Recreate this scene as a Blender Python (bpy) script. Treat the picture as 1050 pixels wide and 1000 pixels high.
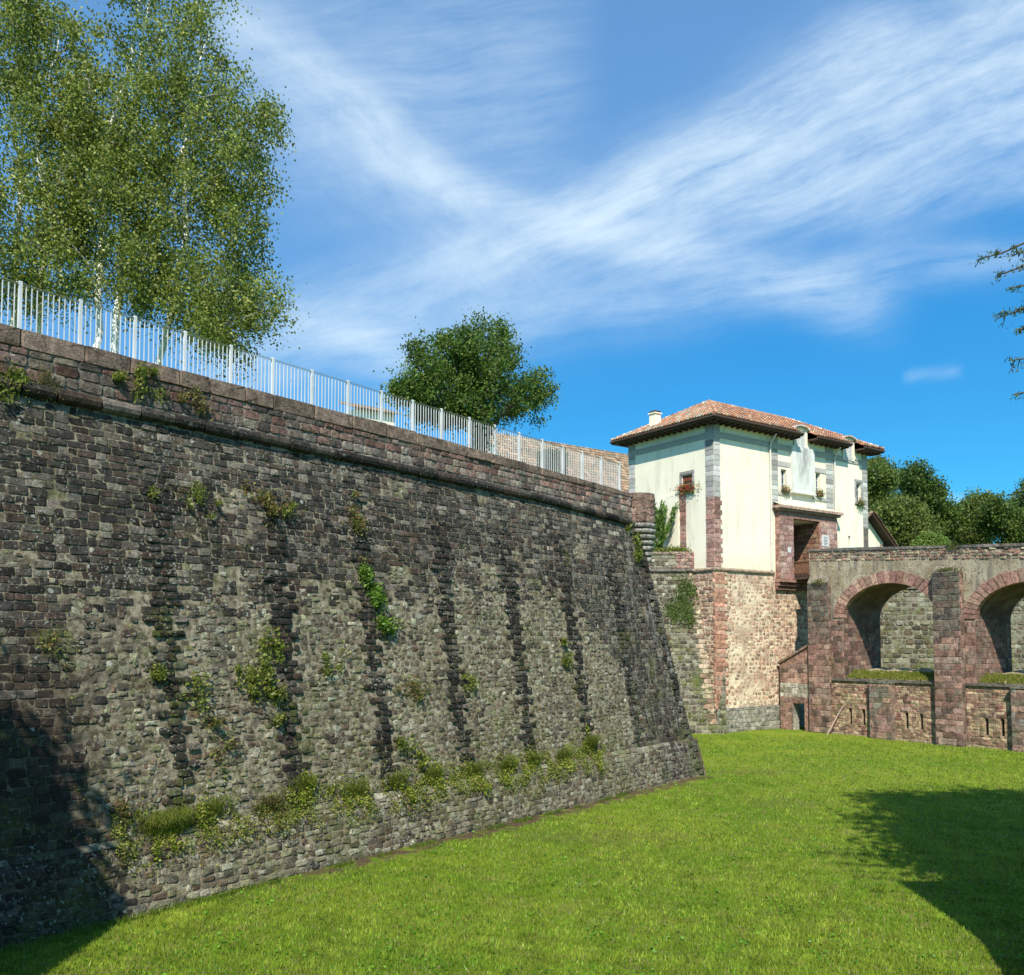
import bpy, math, random
import numpy as np
from mathutils import Vector
R_ = math.radians
scn = bpy.context.scene
for o in list(bpy.data.objects): bpy.data.objects.remove(o)
# ------------------------------------------------------------------ camera
F = 930.0; TH = R_(3); HC = 5.0
PY = 660 - F*math.tan(TH)
cd = bpy.data.cameras.new('camera'); cam = bpy.data.objects.new('camera', cd); scn.collection.objects.link(cam)
cam.location = (0, 0, HC); cam.rotation_euler = (math.pi/2+TH, 0, 0)
cd.sensor_width = 36; cd.sensor_fit = 'HORIZONTAL'; cd.lens = 36*F/1050
cd.shift_y = (PY-500)/1050; cd.clip_start = .1; cd.clip_end = 6000
scn.camera = cam
# ------------------------------------------------------------------ sun, sky
SUN_AZ, SUN_EL = -4.0, 47.5        # azimuth off the -Y axis, towards +X positive
sv = Vector((math.sin(R_(SUN_AZ))*math.cos(R_(SUN_EL)), -math.cos(R_(SUN_AZ))*math.cos(R_(SUN_EL)), math.sin(R_(SUN_EL))))
ld = bpy.data.lights.new('sun', 'SUN'); ld.energy = 5.0; ld.angle = R_(.53); ld.color = (1, .94, .84)
lo = bpy.data.objects.new('sun', ld); scn.collection.objects.link(lo); lo.rotation_euler = (-sv).to_track_quat('-Z', 'Y').to_euler()
lo.location = sv*60
scn.view_settings.view_transform = 'Standard'; scn.view_settings.look = 'None'
scn.view_settings.exposure = 0.42; scn.view_settings.gamma = 1
scn.cycles.max_bounces = 5; scn.cycles.diffuse_bounces = 2; scn.cycles.glossy_bounces = 2; scn.cycles.transmission_bounces = 2
scn.render.resolution_x = 1024; scn.render.resolution_y = 975

class NT:
    "small helper to write node trees as expressions"
    def __init__(s, tree): s.t = tree; s.n = tree.nodes; s.l = tree.links
    def lk(s, v, sock):
        if v is None: return
        if isinstance(v, bpy.types.NodeSocket): s.l.new(v, sock)
        else:
            if sock.type == 'RGBA' and len(v) == 3: v = (*v, 1)
            sock.default_value = v
    def m(s, op, a, b=None, c=None, clamp=False):
        n = s.n.new('ShaderNodeMath'); n.operation = op; n.use_clamp = clamp
        for i, v in enumerate((a, b, c)): s.lk(v, n.inputs[i])
        return n.outputs[0]
    def vm(s, op, a, b=None):
        n = s.n.new('ShaderNodeVectorMath'); n.operation = op; s.lk(a, n.inputs[0]); s.lk(b, n.inputs[1])
        return n.outputs[0]
    def xyz(s, v):
        n = s.n.new('ShaderNodeSeparateXYZ'); s.lk(v, n.inputs[0]); return n.outputs
    def comb(s, a, b, c=0.0):
        n = s.n.new('ShaderNodeCombineXYZ'); s.lk(a, n.inputs[0]); s.lk(b, n.inputs[1]); s.lk(c, n.inputs[2]); return n.outputs[0]
    def noise(s, v, sc, det=3, rough=.55, col=False, dist=0):
        n = s.n.new('ShaderNodeTexNoise'); s.lk(v, n.inputs['Vector']); n.inputs['Scale'].default_value = sc
        n.inputs['Detail'].default_value = det; n.inputs['Roughness'].default_value = rough; n.inputs['Distortion'].default_value = dist
        return n.outputs['Color' if col else 'Fac']
    def vor(s, v, sc, rnd=1):
        n = s.n.new('ShaderNodeTexVoronoi'); s.lk(v, n.inputs['Vector']); n.inputs['Scale'].default_value = sc; n.inputs['Randomness'].default_value = rnd
        return n.outputs
    def rr(s, v, a, b, c=0.0, d=1.0, smooth=True):
        n = s.n.new('ShaderNodeMapRange'); n.interpolation_type = 'SMOOTHSTEP' if smooth else 'LINEAR'
        s.lk(v, n.inputs[0]); s.lk(a, n.inputs[1]); s.lk(b, n.inputs[2]); s.lk(c, n.inputs[3]); s.lk(d, n.inputs[4]); return n.outputs[0]
    def mix(s, f, a, b, mode='MIX'):
        n = s.n.new('ShaderNodeMix'); n.data_type = 'RGBA'; n.blend_type = mode
        s.lk(f, n.inputs[0]); s.lk(a, n.inputs[6]); s.lk(b, n.inputs[7]); return n.outputs[2]
    def attr(s, name):
        n = s.n.new('ShaderNodeAttribute'); n.attribute_name = name; return n.outputs['Color']
    def pos(s):
        return s.n.new('ShaderNodeNewGeometry').outputs['Position']

def build_world():
    w = bpy.data.worlds.new('World'); scn.world = w; w.use_nodes = True; w.cycles.sampling_method = 'MANUAL'; w.cycles.sample_map_resolution = 256
    t = NT(w.node_tree); w.node_tree.nodes.clear()
    sky = t.n.new('ShaderNodeTexSky'); sky.sky_type = 'NISHITA'; sky.sun_disc = False
    sky.sun_elevation = R_(SUN_EL); sky.sun_rotation = R_(180-SUN_AZ)
    sky.air_density = 1.0; sky.dust_density = .25; sky.ozone_density = 2.2; sky.altitude = 200
    hs = t.n.new('ShaderNodeHueSaturation'); hs.inputs['Saturation'].default_value = 1.15; hs.inputs['Hue'].default_value = .5
    hs.inputs['Value'].default_value = 1.0
    t.lk(sky.outputs[0], hs.inputs['Color'])
    d = t.n.new('ShaderNodeTexCoord').outputs['Generated']
    x, y, z = t.xyz(d)
    ya = t.m('MAXIMUM', t.m('ABSOLUTE', y), .05)
    u = t.m('DIVIDE', x, ya); v = t.m('DIVIDE', z, ya)      # direction of sight projected on a vertical plane
    uv = t.comb(u, v)
    wrp = t.noise(uv, 2.6, 3, .6, col=True)
    wv = t.vm('SCALE', t.vm('SUBTRACT', wrp, (.5, .5, .5))); wv.node.inputs['Scale'].default_value = .075
    p = t.vm('ADD', uv, wv); pu, pv, _ = t.xyz(p)
    def streak(ax, ay, stretch, sc):
        L = math.hypot(ax, ay); du, dv = ax/L, ay/L
        al = t.m('ADD', t.m('MULTIPLY', pu, du), t.m('MULTIPLY', pv, dv)); ac = t.m('ADD', t.m('MULTIPLY', pu, -dv), t.m('MULTIPLY', pv, du))
        n_ = t.noise(t.comb(t.m('MULTIPLY', al, 3.0), t.m('MULTIPLY', ac, 3.0*stretch)), sc, 6, .68); return t.m('POWER', t.rr(n_, .16, .88, smooth=False), 1.15)
    SA, SB, SC = streak(590, 262, 5, 2.2), streak(235, -200, 2.6, 2.2), streak(680, 95, 7, 1.8)
    def band(x0, y0, x1, y1, w0, w1, amp, st):
        a = ((x0-525)/930, (660-y0)/930); b = ((x1-525)/930, (660-y1)/930)
        L = math.hypot(b[0]-a[0], b[1]-a[1]); du, dv = (b[0]-a[0])/L, (b[1]-a[1])/L
        ru = t.m('SUBTRACT', pu, a[0]); rv = t.m('SUBTRACT', pv, a[1])
        al = t.m('ADD', t.m('MULTIPLY', ru, du), t.m('MULTIPLY', rv, dv))
        ac = t.m('ADD', t.m('MULTIPLY', ru, -dv), t.m('MULTIPLY', rv, du))
        f = t.m('DIVIDE', al, L)
        ww = t.rr(f, 0.0, 1.0, w0/930, w1/930, smooth=False)
        q = t.m('DIVIDE', ac, ww)
        g = t.m('EXPONENT', t.m('MULTIPLY', t.m('MULTIPLY', q, q), -1.0))
        e = t.m('MULTIPLY', t.rr(f, -.25, .08), t.rr(f, 1.25, .92))
        return t.m('MULTIPLY', t.m('MULTIPLY', g, e), t.m('MULTIPLY', st, amp))
    bands = [band(1150, -30, 560, 228, 84, 34, 1.15, SA), band(600, 215, 250, 370, 30, 56, .60, SA),
             band(225, -10, 460, 190, 34, 22, .85, SB), band(430, 170, 860, 300, 20, 28, .75, SC),
             band(1150, 70, 640, 262, 46, 36, .75, SA), band(900, 20, 620, 210, 40, 22, .5, SA), band(1100, 250, 420, 340, 22, 36, .45, SC),
             band(560, 60, 250, 60, 120, 110, .42, SC), band(320, 90, 520, 300, 70, 60, .42, SB), band(300, 325, 420, 372, 22, 30, .6, SC),
             band(945, 386, 985, 383, 5, 7, .35, SA), band(940, 495, 1000, 512, 5, 4, .5, SA), band(1150, 150, 900, 215, 26, 30, .5, SA)]
    puff = t.rr(t.noise(uv, 9, 5, .68), .25, .75, .62, 1.3, smooth=False)
    c = bands[0]
    for b in bands[1:]: c = t.m('ADD', c, b)
    c = t.m('MULTIPLY', c, puff)
    veil = t.m('MULTIPLY', t.rr(t.m('SUBTRACT', v, t.m('MULTIPLY', u, .35)), .20, .60), .10)
    c = t.m('ADD', c, veil)
    c = t.m('MULTIPLY', t.m('SUBTRACT', 1.0, t.m('EXPONENT', t.m('MULTIPLY', c, -1.45))), t.rr(v, .08, .2))
    hi_ = t.rr(v, .12, .75)
    blue = t.mix(1.0, hs.outputs[0], t.mix(hi_, (.22, .85, 1.08), (.40, 1.36, 1.66)), 'MULTIPLY')
    col = t.mix(c, blue, (6.0, 7.3, 8.2))
    bg = t.n.new('ShaderNodeBackground'); bg.inputs['Strength'].default_value = .10; t.lk(col, bg.inputs['Color'])
    out = t.n.new('ShaderNodeOutputWorld'); t.lk(bg.outputs[0], out.inputs['Surface'])
build_world()

# ------------------------------------------------------------------ helpers
COL = scn.collection
rng = np.random.default_rng(7)
def at(x, y, Y):
    "point on the sight line of photo pixel (x, y) at distance Y in front of the camera"
    r = np.array([x-525, -math.sin(TH)*(PY-y)+math.cos(TH)*F, math.cos(TH)*(PY-y)+math.sin(TH)*F])
    return np.array([0, 0, HC]) + r*(Y/r[1])

class MB:
    "numpy mesh builder; every vertex carries a colour"
    def __init__(s): s.V = []; s.C = []; s.P = []; s.nv = 0
    def add(s, V, faces, col=(.5, .5, .5)):
        V = np.asarray(V, float).reshape(-1, 3); n = len(V)
        c = np.asarray(col, float)
        if c.ndim == 1: c = np.tile(c[:3], (n, 1))
        s.V.append(V); s.C.append(c)
        if isinstance(faces, np.ndarray): s.P.append(faces + s.nv)
        else:
            by = {}
            for f in faces: by.setdefault(len(f), []).append(f)
            for k in by.values(): s.P.append(np.array(k) + s.nv)
        s.nv += n
    def box(s, c, sx, sy, sz, col=(.5, .5, .5), X=(1, 0, 0), Y=(0, 1, 0), Z=(0, 0, 1)):
        c = np.array(c, float); X, Y, Z = (np.array(a, float) for a in (X, Y, Z))
        V = [c + X*a*sx/2 + Y*b*sy/2 + Z*d*sz/2 for a in (-1, 1) for b in (-1, 1) for d in (-1, 1)]
        s.add(V, [(0, 1, 3, 2), (4, 6, 7, 5), (0, 4, 5, 1), (2, 3, 7, 6), (0, 2, 6, 4), (1, 5, 7, 3)], col)
    def mbox(s, mf, u0, u1, v0, v1, d0, d1, col=(.5, .5, .5)):
        "box between two parameter corners of a mapped face"
        P = [mf(u, v, d) for u in (u0, u1) for v in (v0, v1) for d in (d0, d1)]
        s.add(np.array(P), [(0, 1, 3, 2), (4, 6, 7, 5), (0, 4, 5, 1), (2, 3, 7, 6), (0, 2, 6, 4), (1, 5, 7, 3)], col)
    def tube(s, pts, rad, n=6, col=(.5, .5, .5), cap=True):
        pts = np.asarray(pts, float); m = len(pts); rad = np.broadcast_to(np.asarray(rad, float), (m,))
        V = []
        tg = np.gradient(pts, axis=0); tg /= np.linalg.norm(tg, axis=1)[:, None] + 1e-9
        ref = np.array([0, 0, 1.0]) if abs(tg[0][2]) < .9 else np.array([1.0, 0, 0])
        for i in range(m):
            a = np.cross(tg[i], ref); a /= np.linalg.norm(a) + 1e-9; b = np.cross(tg[i], a)
            th = np.arange(n)*2*math.pi/n
            V.append(pts[i] + rad[i]*(np.cos(th)[:, None]*a + np.sin(th)[:, None]*b))
        fs = [(i*n+j, i*n+(j+1) % n, (i+1)*n+(j+1) % n, (i+1)*n+j) for i in range(m-1) for j in range(n)]
        if cap: fs += [tuple(range(n))[::-1], tuple((m-1)*n+j for j in range(n))]
        s.add(np.concatenate(V), fs, col)
    def poly(s, pts, col=(.5, .5, .5)): s.add(pts, [tuple(range(len(pts)))], col)
    def build(s, name, mat, parent=None, smooth=False, origin=None):
        me = bpy.data.meshes.new(name); V = np.concatenate(s.V)
        org = np.zeros(3)
        if parent is not None and origin is None: org = np.array(parent.get('_o', (0, 0, 0)), float)
        elif origin is not None: org = np.array(origin, float)
        me.vertices.add(len(V)); me.vertices.foreach_set('co', (V-org).astype(np.float32).ravel())
        sizes = np.concatenate([np.full(len(p), p.shape[1]) for p in s.P]); loops = np.concatenate([p.ravel() for p in s.P])
        me.loops.add(len(loops)); me.loops.foreach_set('vertex_index', loops.astype(np.int32))
        me.polygons.add(len(sizes)); st = np.concatenate([[0], np.cumsum(sizes)[:-1]])
        me.polygons.foreach_set('loop_start', st.astype(np.int32))
        me.polygons.foreach_set('use_smooth', np.full(len(sizes), bool(smooth)))
        a = me.attributes.new('Col', 'FLOAT_COLOR', 'POINT')
        C = np.concatenate(s.C); a.data.foreach_set('color', np.c_[C, np.ones(len(C))].astype(np.float32).ravel())
        me.update(calc_edges=True); me.validate()
        me.materials.append(mat)
        o = bpy.data.objects.new(name, me); COL.objects.link(o)
        if parent is not None:
            o.parent = parent
            po = np.array(parent.get('_o', (0, 0, 0)), float)
            if origin is not None: o.location = tuple(org-po)
            o['_o'] = tuple(float(q) for q in org)
        else:
            o.location = tuple(org); o['_o'] = tuple(float(q) for q in org)
        return o
def thing(name, label, cat, loc=(0, 0, 0), group=None):
    o = bpy.data.objects.new(name, None); COL.objects.link(o); o.location = tuple(float(q) for q in loc); o.empty_display_size = .3
    o['_o'] = tuple(float(q) for q in loc); o['label'] = label; o['category'] = cat
    if group: o['group'] = group
    return o
def tag(o, label=None, cat=None, group=None, kind=None):
    for k, v in (('label', label), ('category', cat), ('group', group), ('kind', kind)):
        if v: o[k] = v
    return o

# ------------------------------------------------------------------ materials
def mat(name, fn, rough=.9, bump=None, spec=.25, transl=0):
    m = bpy.data.materials.new(name); m.use_nodes = True; t = NT(m.node_tree); m.node_tree.nodes.clear()
    b = t.n.new('ShaderNodeBsdfPrincipled'); out = t.n.new('ShaderNodeOutputMaterial')
    col, h = fn(t); t.lk(col, b.inputs['Base Color']); t.lk(rough, b.inputs['Roughness']); b.inputs['Specular IOR Level'].default_value = spec
    if h is not None:
        bp = t.n.new('ShaderNodeBump'); bp.inputs['Distance'].default_value = bump or .02; bp.inputs['Strength'].default_value = 1
        t.lk(h, bp.inputs['Height']); t.lk(bp.outputs[0], b.inputs['Normal'])
    if transl:
        tr = t.n.new('ShaderNodeBsdfTranslucent'); t.lk(col, tr.inputs['Color']); mx = t.n.new('ShaderNodeMixShader')
        mx.inputs[0].default_value = transl; t.lk(b.outputs[0], mx.inputs[1]); t.lk(tr.outputs[0], mx.inputs[2]); t.lk(mx.outputs[0], out.inputs[0])
    else: t.lk(b.outputs[0], out.inputs[0])
    return m
def stone_mat(name, lichen=.5, moss=.3, streak=.4, fine=9, bump=.03, mossc=(.10, .12, .022), lichc=(.40, .41, .34), stain=None, wash=None):
    def fn(t):
        p = t.pos(); c = t.attr('Col')
        n1 = t.noise(p, fine, 5, .62); n2 = t.noise(p, fine*4.5, 3, .6)
        c = t.mix(1.0, c, t.comb(*[t.rr(n1, .28, .72, .42, 1.65, False)]*3), 'MULTIPLY')
        c = t.mix(1.0, c, t.comb(*[t.rr(n2, .28, .72, .5, 1.55, False)]*3), 'MULTIPLY')
        sx = t.vm('MULTIPLY', p, (2.2, 2.2, .28)); ns = t.noise(sx, 1.0, 5, .6)
        c = t.mix(t.m('MULTIPLY', t.rr(ns, .52, .72), streak), c, (.022, .020, .019))
        if wash: c = wash(t, p, c)
        big = t.noise(p, .55, 3, .6); l1 = t.noise(p, 15, 3, .55); l2 = t.noise(p, 5.5, 3, .6)
        lm = t.m('MULTIPLY', t.rr(l1, .58, .65), t.rr(t.m('ADD', big, t.m('MULTIPLY', l2, .55)), .66, .90))
        vs = t.vor(t.vm('ADD', p, t.vm('MULTIPLY', t.noise(p, 14, 2, .5, col=True), (.09, .09, .09))), 2.6)
        sp = t.m('MULTIPLY', t.rr(vs['Distance'], .15, .11), t.rr(t.xyz(vs['Color'])[0], .72, .75))
        lm = t.m('MULTIPLY', t.m('MAXIMUM', lm, sp), lichen)
        c = t.mix(lm, c, lichc)
        m1 = t.noise(p, .9, 4, .65); m2 = t.noise(p, 11, 4, .65)
        mm = t.m('MULTIPLY', t.rr(t.m('ADD', t.m('ADD', m1, t.m('MULTIPLY', m2, .55)), t.rr(t.xyz(p)[2], 2.0, 9.0, .06, -.10)), .82, .99), moss)
        c = t.mix(mm, c, mossc)
        if stain: c = stain(t, p, c)
        return c, t.m('ADD', t.m('MULTIPLY', n1, 1.0), t.m('MULTIPLY', n2, .45))
    return mat(name, fn, .93, bump, .15)
def flat_mat(name, col, var=.15, sc=6, rough=.8, bump=None, spec=.25, attr=False, transl=0):
    def fn(t):
        p = t.pos(); n = t.noise(p, sc, 4, .6)
        c = t.attr('Col') if attr else None
        if c is None:
            rgb = t.n.new('ShaderNodeRGB'); rgb.outputs[0].default_value = (*col, 1); c = rgb.outputs[0]
        c = t.mix(1.0, c, t.comb(*[t.rr(n, .25, .75, 1-var, 1+var, False)]*3), 'MULTIPLY')
        return c, (n if bump else None)
    return mat(name, fn, rough, bump, spec, transl)
def leaf_mat(name, sat=1.0, transl=.45):
    def fn(t):
        return t.attr('Col'), None
    return mat(name, fn, .5, None, .35, transl)

# ------------------------------------------------------------------ masonry
def pick(pal, n, w=None):
    pal = np.array(pal, float); i = rng.choice(len(pal), n, p=w)
    c = pal[i]*(1+rng.normal(0, .17, (n, 1))); return np.clip(c*(1+rng.normal(0, .022, (n, 3))), .008, 1)
def courses(u0, u1, v0, v1, h, w, jh=.18, jw=.35, gap=.012):
    "cells (u, v, half width, half height) of a coursed wall"
    out = []; v = v0
    while v < v1-.3*h:
        hh = h*(1+rng.uniform(-jh, jh))
        if v+hh > v1-.35*h: hh = v1-v
        u = u0 - rng.uniform(0, w)
        while u < u1:
            ww = w*(1+rng.uniform(-jw, jw)); a = max(u, u0); b = min(u+ww, u1)
            if b-a > .3*w*.5: out.append(((a+b)/2, v+hh/2, (b-a)/2-gap/2, hh/2-gap/2))
            u += ww
        v += hh
    return np.array(out)
def lay(mb, mf, cells, col, h=(.02, .05), rnd=.55, jit=.05, inset=.82, back=.03):
    "raise one bevelled stone per cell on the mapped face mf(u, v, d)"
    if len(cells) == 0: return
    n = len(cells); cu, cv, hw, hh = cells.T
    mn = np.minimum(hw, hh)
    ox = np.array([-1, -1, 1, 1, 1, 1, -1, -1.]); oy = np.array([-1, -1, -1, -1, 1, 1, 1, 1.])
    cx = np.array([0, 1, -1, 0, 0, -1, 1, 0.]); cy = np.array([1, 0, 0, 1, -1, 0, 0, -1.])
    r = (mn*rnd)[:, None]
    U = ox*hw[:, None] + cx*r; V = oy*hh[:, None] + cy*r
    U = U + rng.normal(0, 1, U.shape)*jit*mn[:, None]; V = V + rng.normal(0, 1, V.shape)*jit*mn[:, None]
    hgt = rng.uniform(h[0], h[1], n)
    tilt = rng.normal(0, .25, (n, 2))
    rings = []
    for sc, dp in ((1, -back), (1, .35), (inset, 1.0)):
        uu = U*sc; vv = V*sc
        d = np.full_like(uu, dp) if dp < 0 else dp*hgt[:, None]*(1+rng.normal(0, .10, uu.shape)) + (dp*(tilt[:, :1]*uu/hw[:, None]+tilt[:, 1:]*vv/hh[:, None]))*hgt[:, None]*.5
        rings.append((cu[:, None]+uu, cv[:, None]+vv, d))
    ce = (cu[:, None], cv[:, None], (hgt*(1.06+rng.uniform(0, .12, n)))[:, None])
    UU = np.concatenate([q[0] for q in rings]+[ce[0]], 1); VV = np.concatenate([q[1] for q in rings]+[ce[1]], 1); DD = np.concatenate([q[2] for q in rings]+[ce[2]], 1)
    P = mf(UU.ravel(), VV.ravel(), DD.ravel())
    base = (np.arange(n)*25)[:, None, None]
    j = np.arange(8); k = (j+1) % 8
    q = np.concatenate([np.stack([j+8*a, k+8*a, k+8*(a+1), j+8*(a+1)], 1) for a in (0, 1)])
    tr = np.stack([16+j, 16+k, np.full(8, 24)], 1)
    C = np.repeat(col, 25, axis=0)
    nv = mb.nv; mb.V.append(P); mb.C.append(C); mb.nv += len(P)
    mb.P.append((base+q[None]).reshape(-1, 4)+nv); mb.P.append((base+tr[None]).reshape(-1, 3)+nv)
def sheet(mb, mf, u0, u1, v0, v1, nu, nv_, col, d=0.0, rough=0.0, keep=None):
    u = np.linspace(u0, u1, nu+1); v = np.linspace(v0, v1, nv_+1); U, V = np.meshgrid(u, v)
    D = d + rng.normal(0, 1, U.shape)*rough
    P = mf(U.ravel(), V.ravel(), D.ravel())
    i = np.arange(nv_)[:, None]*(nu+1)+np.arange(nu)[None]
    f = np.stack([i, i+1, i+nu+2, i+nu+1], -1).reshape(-1, 4)
    if keep is not None:
        uc = ((u[:-1]+u[1:])/2)[None].repeat(nv_, 0).ravel(); vc = ((v[:-1]+v[1:])/2)[:, None].repeat(nu, 1).ravel()
        f = f[keep(uc, vc)]
    if len(f): mb.add(P, f, col)
def frame(O, U, N, slope=0.0):
    O, U, N = np.array(O, float), np.array(U, float), np.array(N, float)
    def f(u, v, d=0.0):
        u, v, d = np.broadcast_arrays(np.asarray(u, float), np.asarray(v, float), np.asarray(d, float))
        P = O + u[..., None]*U + (d - slope*v)[..., None]*N
        P = P + np.stack([np.zeros_like(v), np.zeros_like(v), v], -1)
        return P
    return f
def bumpy(u, v, s=1.0, seed=0):
    "cheap smooth pseudo noise in -1..1"
    return (np.sin(u*1.7*s+seed)+np.sin(v*2.3*s+1.3*seed+u*.6*s)+np.sin(u*3.9*s-v*1.9*s+seed*2.1)+np.sin(v*5.1*s+u*2.7*s+seed))/4

# ------------------------------------------------------------------ key frames of the place
B0 = np.array([7.27, 35.32, 0.]); T_ = np.array([.6181, .7861, 0.]); NW = np.array([.7861, -.6181, 0.])   # bastion foot corner, along, outward
BAT = .178
def wall(u, v, d=0.0):      # bastion face, u = metres back from the corner, v = height
    u, v, d = np.broadcast_arrays(np.asarray(u, float), np.asarray(v, float), np.asarray(d, float))
    ledge = np.clip((1.36-v)/.22, 0, 1)*.12
    P = B0 - u[..., None]*T_ + (d+ledge-BAT*v)[..., None]*NW
    return P + np.stack([np.zeros_like(v), np.zeros_like(v), v], -1)
RV = np.array([.8145, .5802, 0]); LV = np.array([-.581, .8139, 0]); NR = np.array([.5802, -.8145, 0]); NL = np.array([-.8139, -.581, 0])
P0 = np.array([11.43, 50.94, 0.]); H0 = P0 + RV*5.227
Rf = frame(P0, RV, NR); Lf = frame(P0, LV, NL); Bf = frame(H0, -LV, NL)

DARK = [(.027, .0235, .019), (.045, .039, .031), (.065, .056, .044), (.036, .032, .027), (.13, .114, .088), (.064, .046, .034)]
RUBB = [(.175, .155, .108), (.115, .100, .070), (.25, .235, .17), (.068, .060, .043), (.150, .142, .080), (.115, .085, .055), (.20, .185, .12)]
BEIG = [(.24, .195, .15), (.17, .135, .105), (.30, .25, .20), (.13, .105, .088), (.20, .13, .10)]
PINK = [(.27, .155, .120), (.20, .115, .09), (.33, .21, .165), (.23, .165, .13), (.15, .10, .08)]

def mortar_mat(name, c1, c2, moss=.3, wash=None):
    def fn(t):
        p = t.pos(); n = t.noise(p, 7, 5, .65); b = t.noise(p, .8, 3)
        c = t.mix(t.rr(n, .35, .65), c1, c2)
        c = t.mix(t.m('MULTIPLY', t.rr(t.noise(t.vm('MULTIPLY', p, (2, 2, .3)), 1.0, 5, .6), .5, .7), .55), c, (.035, .032, .03))
        c = t.mix(t.m('MULTIPLY', t.rr(b, .5, .66), moss), c, (.08, .11, .02))
        if wash: c = wash(t, p, c)
        return c, t.noise(p, 30, 4, .7)
    return mat(name, fn, .97, .03, .1)

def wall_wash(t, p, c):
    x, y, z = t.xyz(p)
    # lighter grey crust where the rubble is, brown stain and painted-in shade at the far left foot
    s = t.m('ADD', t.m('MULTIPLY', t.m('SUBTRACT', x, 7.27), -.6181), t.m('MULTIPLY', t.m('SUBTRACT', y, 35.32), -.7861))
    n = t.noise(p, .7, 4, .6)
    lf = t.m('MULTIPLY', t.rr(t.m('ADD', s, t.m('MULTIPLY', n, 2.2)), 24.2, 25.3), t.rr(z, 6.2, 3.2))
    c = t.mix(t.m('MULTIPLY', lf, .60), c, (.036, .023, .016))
    # pale washed streaks near the corner and below the string course
    ns = t.noise(t.vm('MULTIPLY', p, (3.0, 3.0, .22)), 1.3, 5, .62)
    near = t.m('ADD', t.rr(s, 9.0, 1.0), t.rr(z, 8.2, 9.4, 0.0, .35))
    c = t.mix(t.m('MULTIPLY', t.m('MULTIPLY', t.rr(ns, .5, .7), near), .5), c, (.30, .29, .26))
    return c
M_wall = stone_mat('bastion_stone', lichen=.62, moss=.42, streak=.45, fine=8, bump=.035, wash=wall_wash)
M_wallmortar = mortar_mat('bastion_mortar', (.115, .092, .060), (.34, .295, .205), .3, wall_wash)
M_parapet = stone_mat('parapet_stone', lichen=.35, moss=.25, streak=.45, fine=8, bump=.03)
M_coping = stone_mat('coping_stone', lichen=.25, moss=.15, streak=.45, fine=6, bump=.03)
M_far = stone_mat('gate_stone', lichen=.25, moss=.15, streak=.25, fine=5, bump=.04)
M_bridge = stone_mat('bridge_stone', lichen=.35, moss=.25, streak=.45, fine=5, bump=.04)
M_flank = stone_mat('flank_stone', lichen=.7, moss=.9, streak=.25, fine=5, bump=.04)

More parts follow.
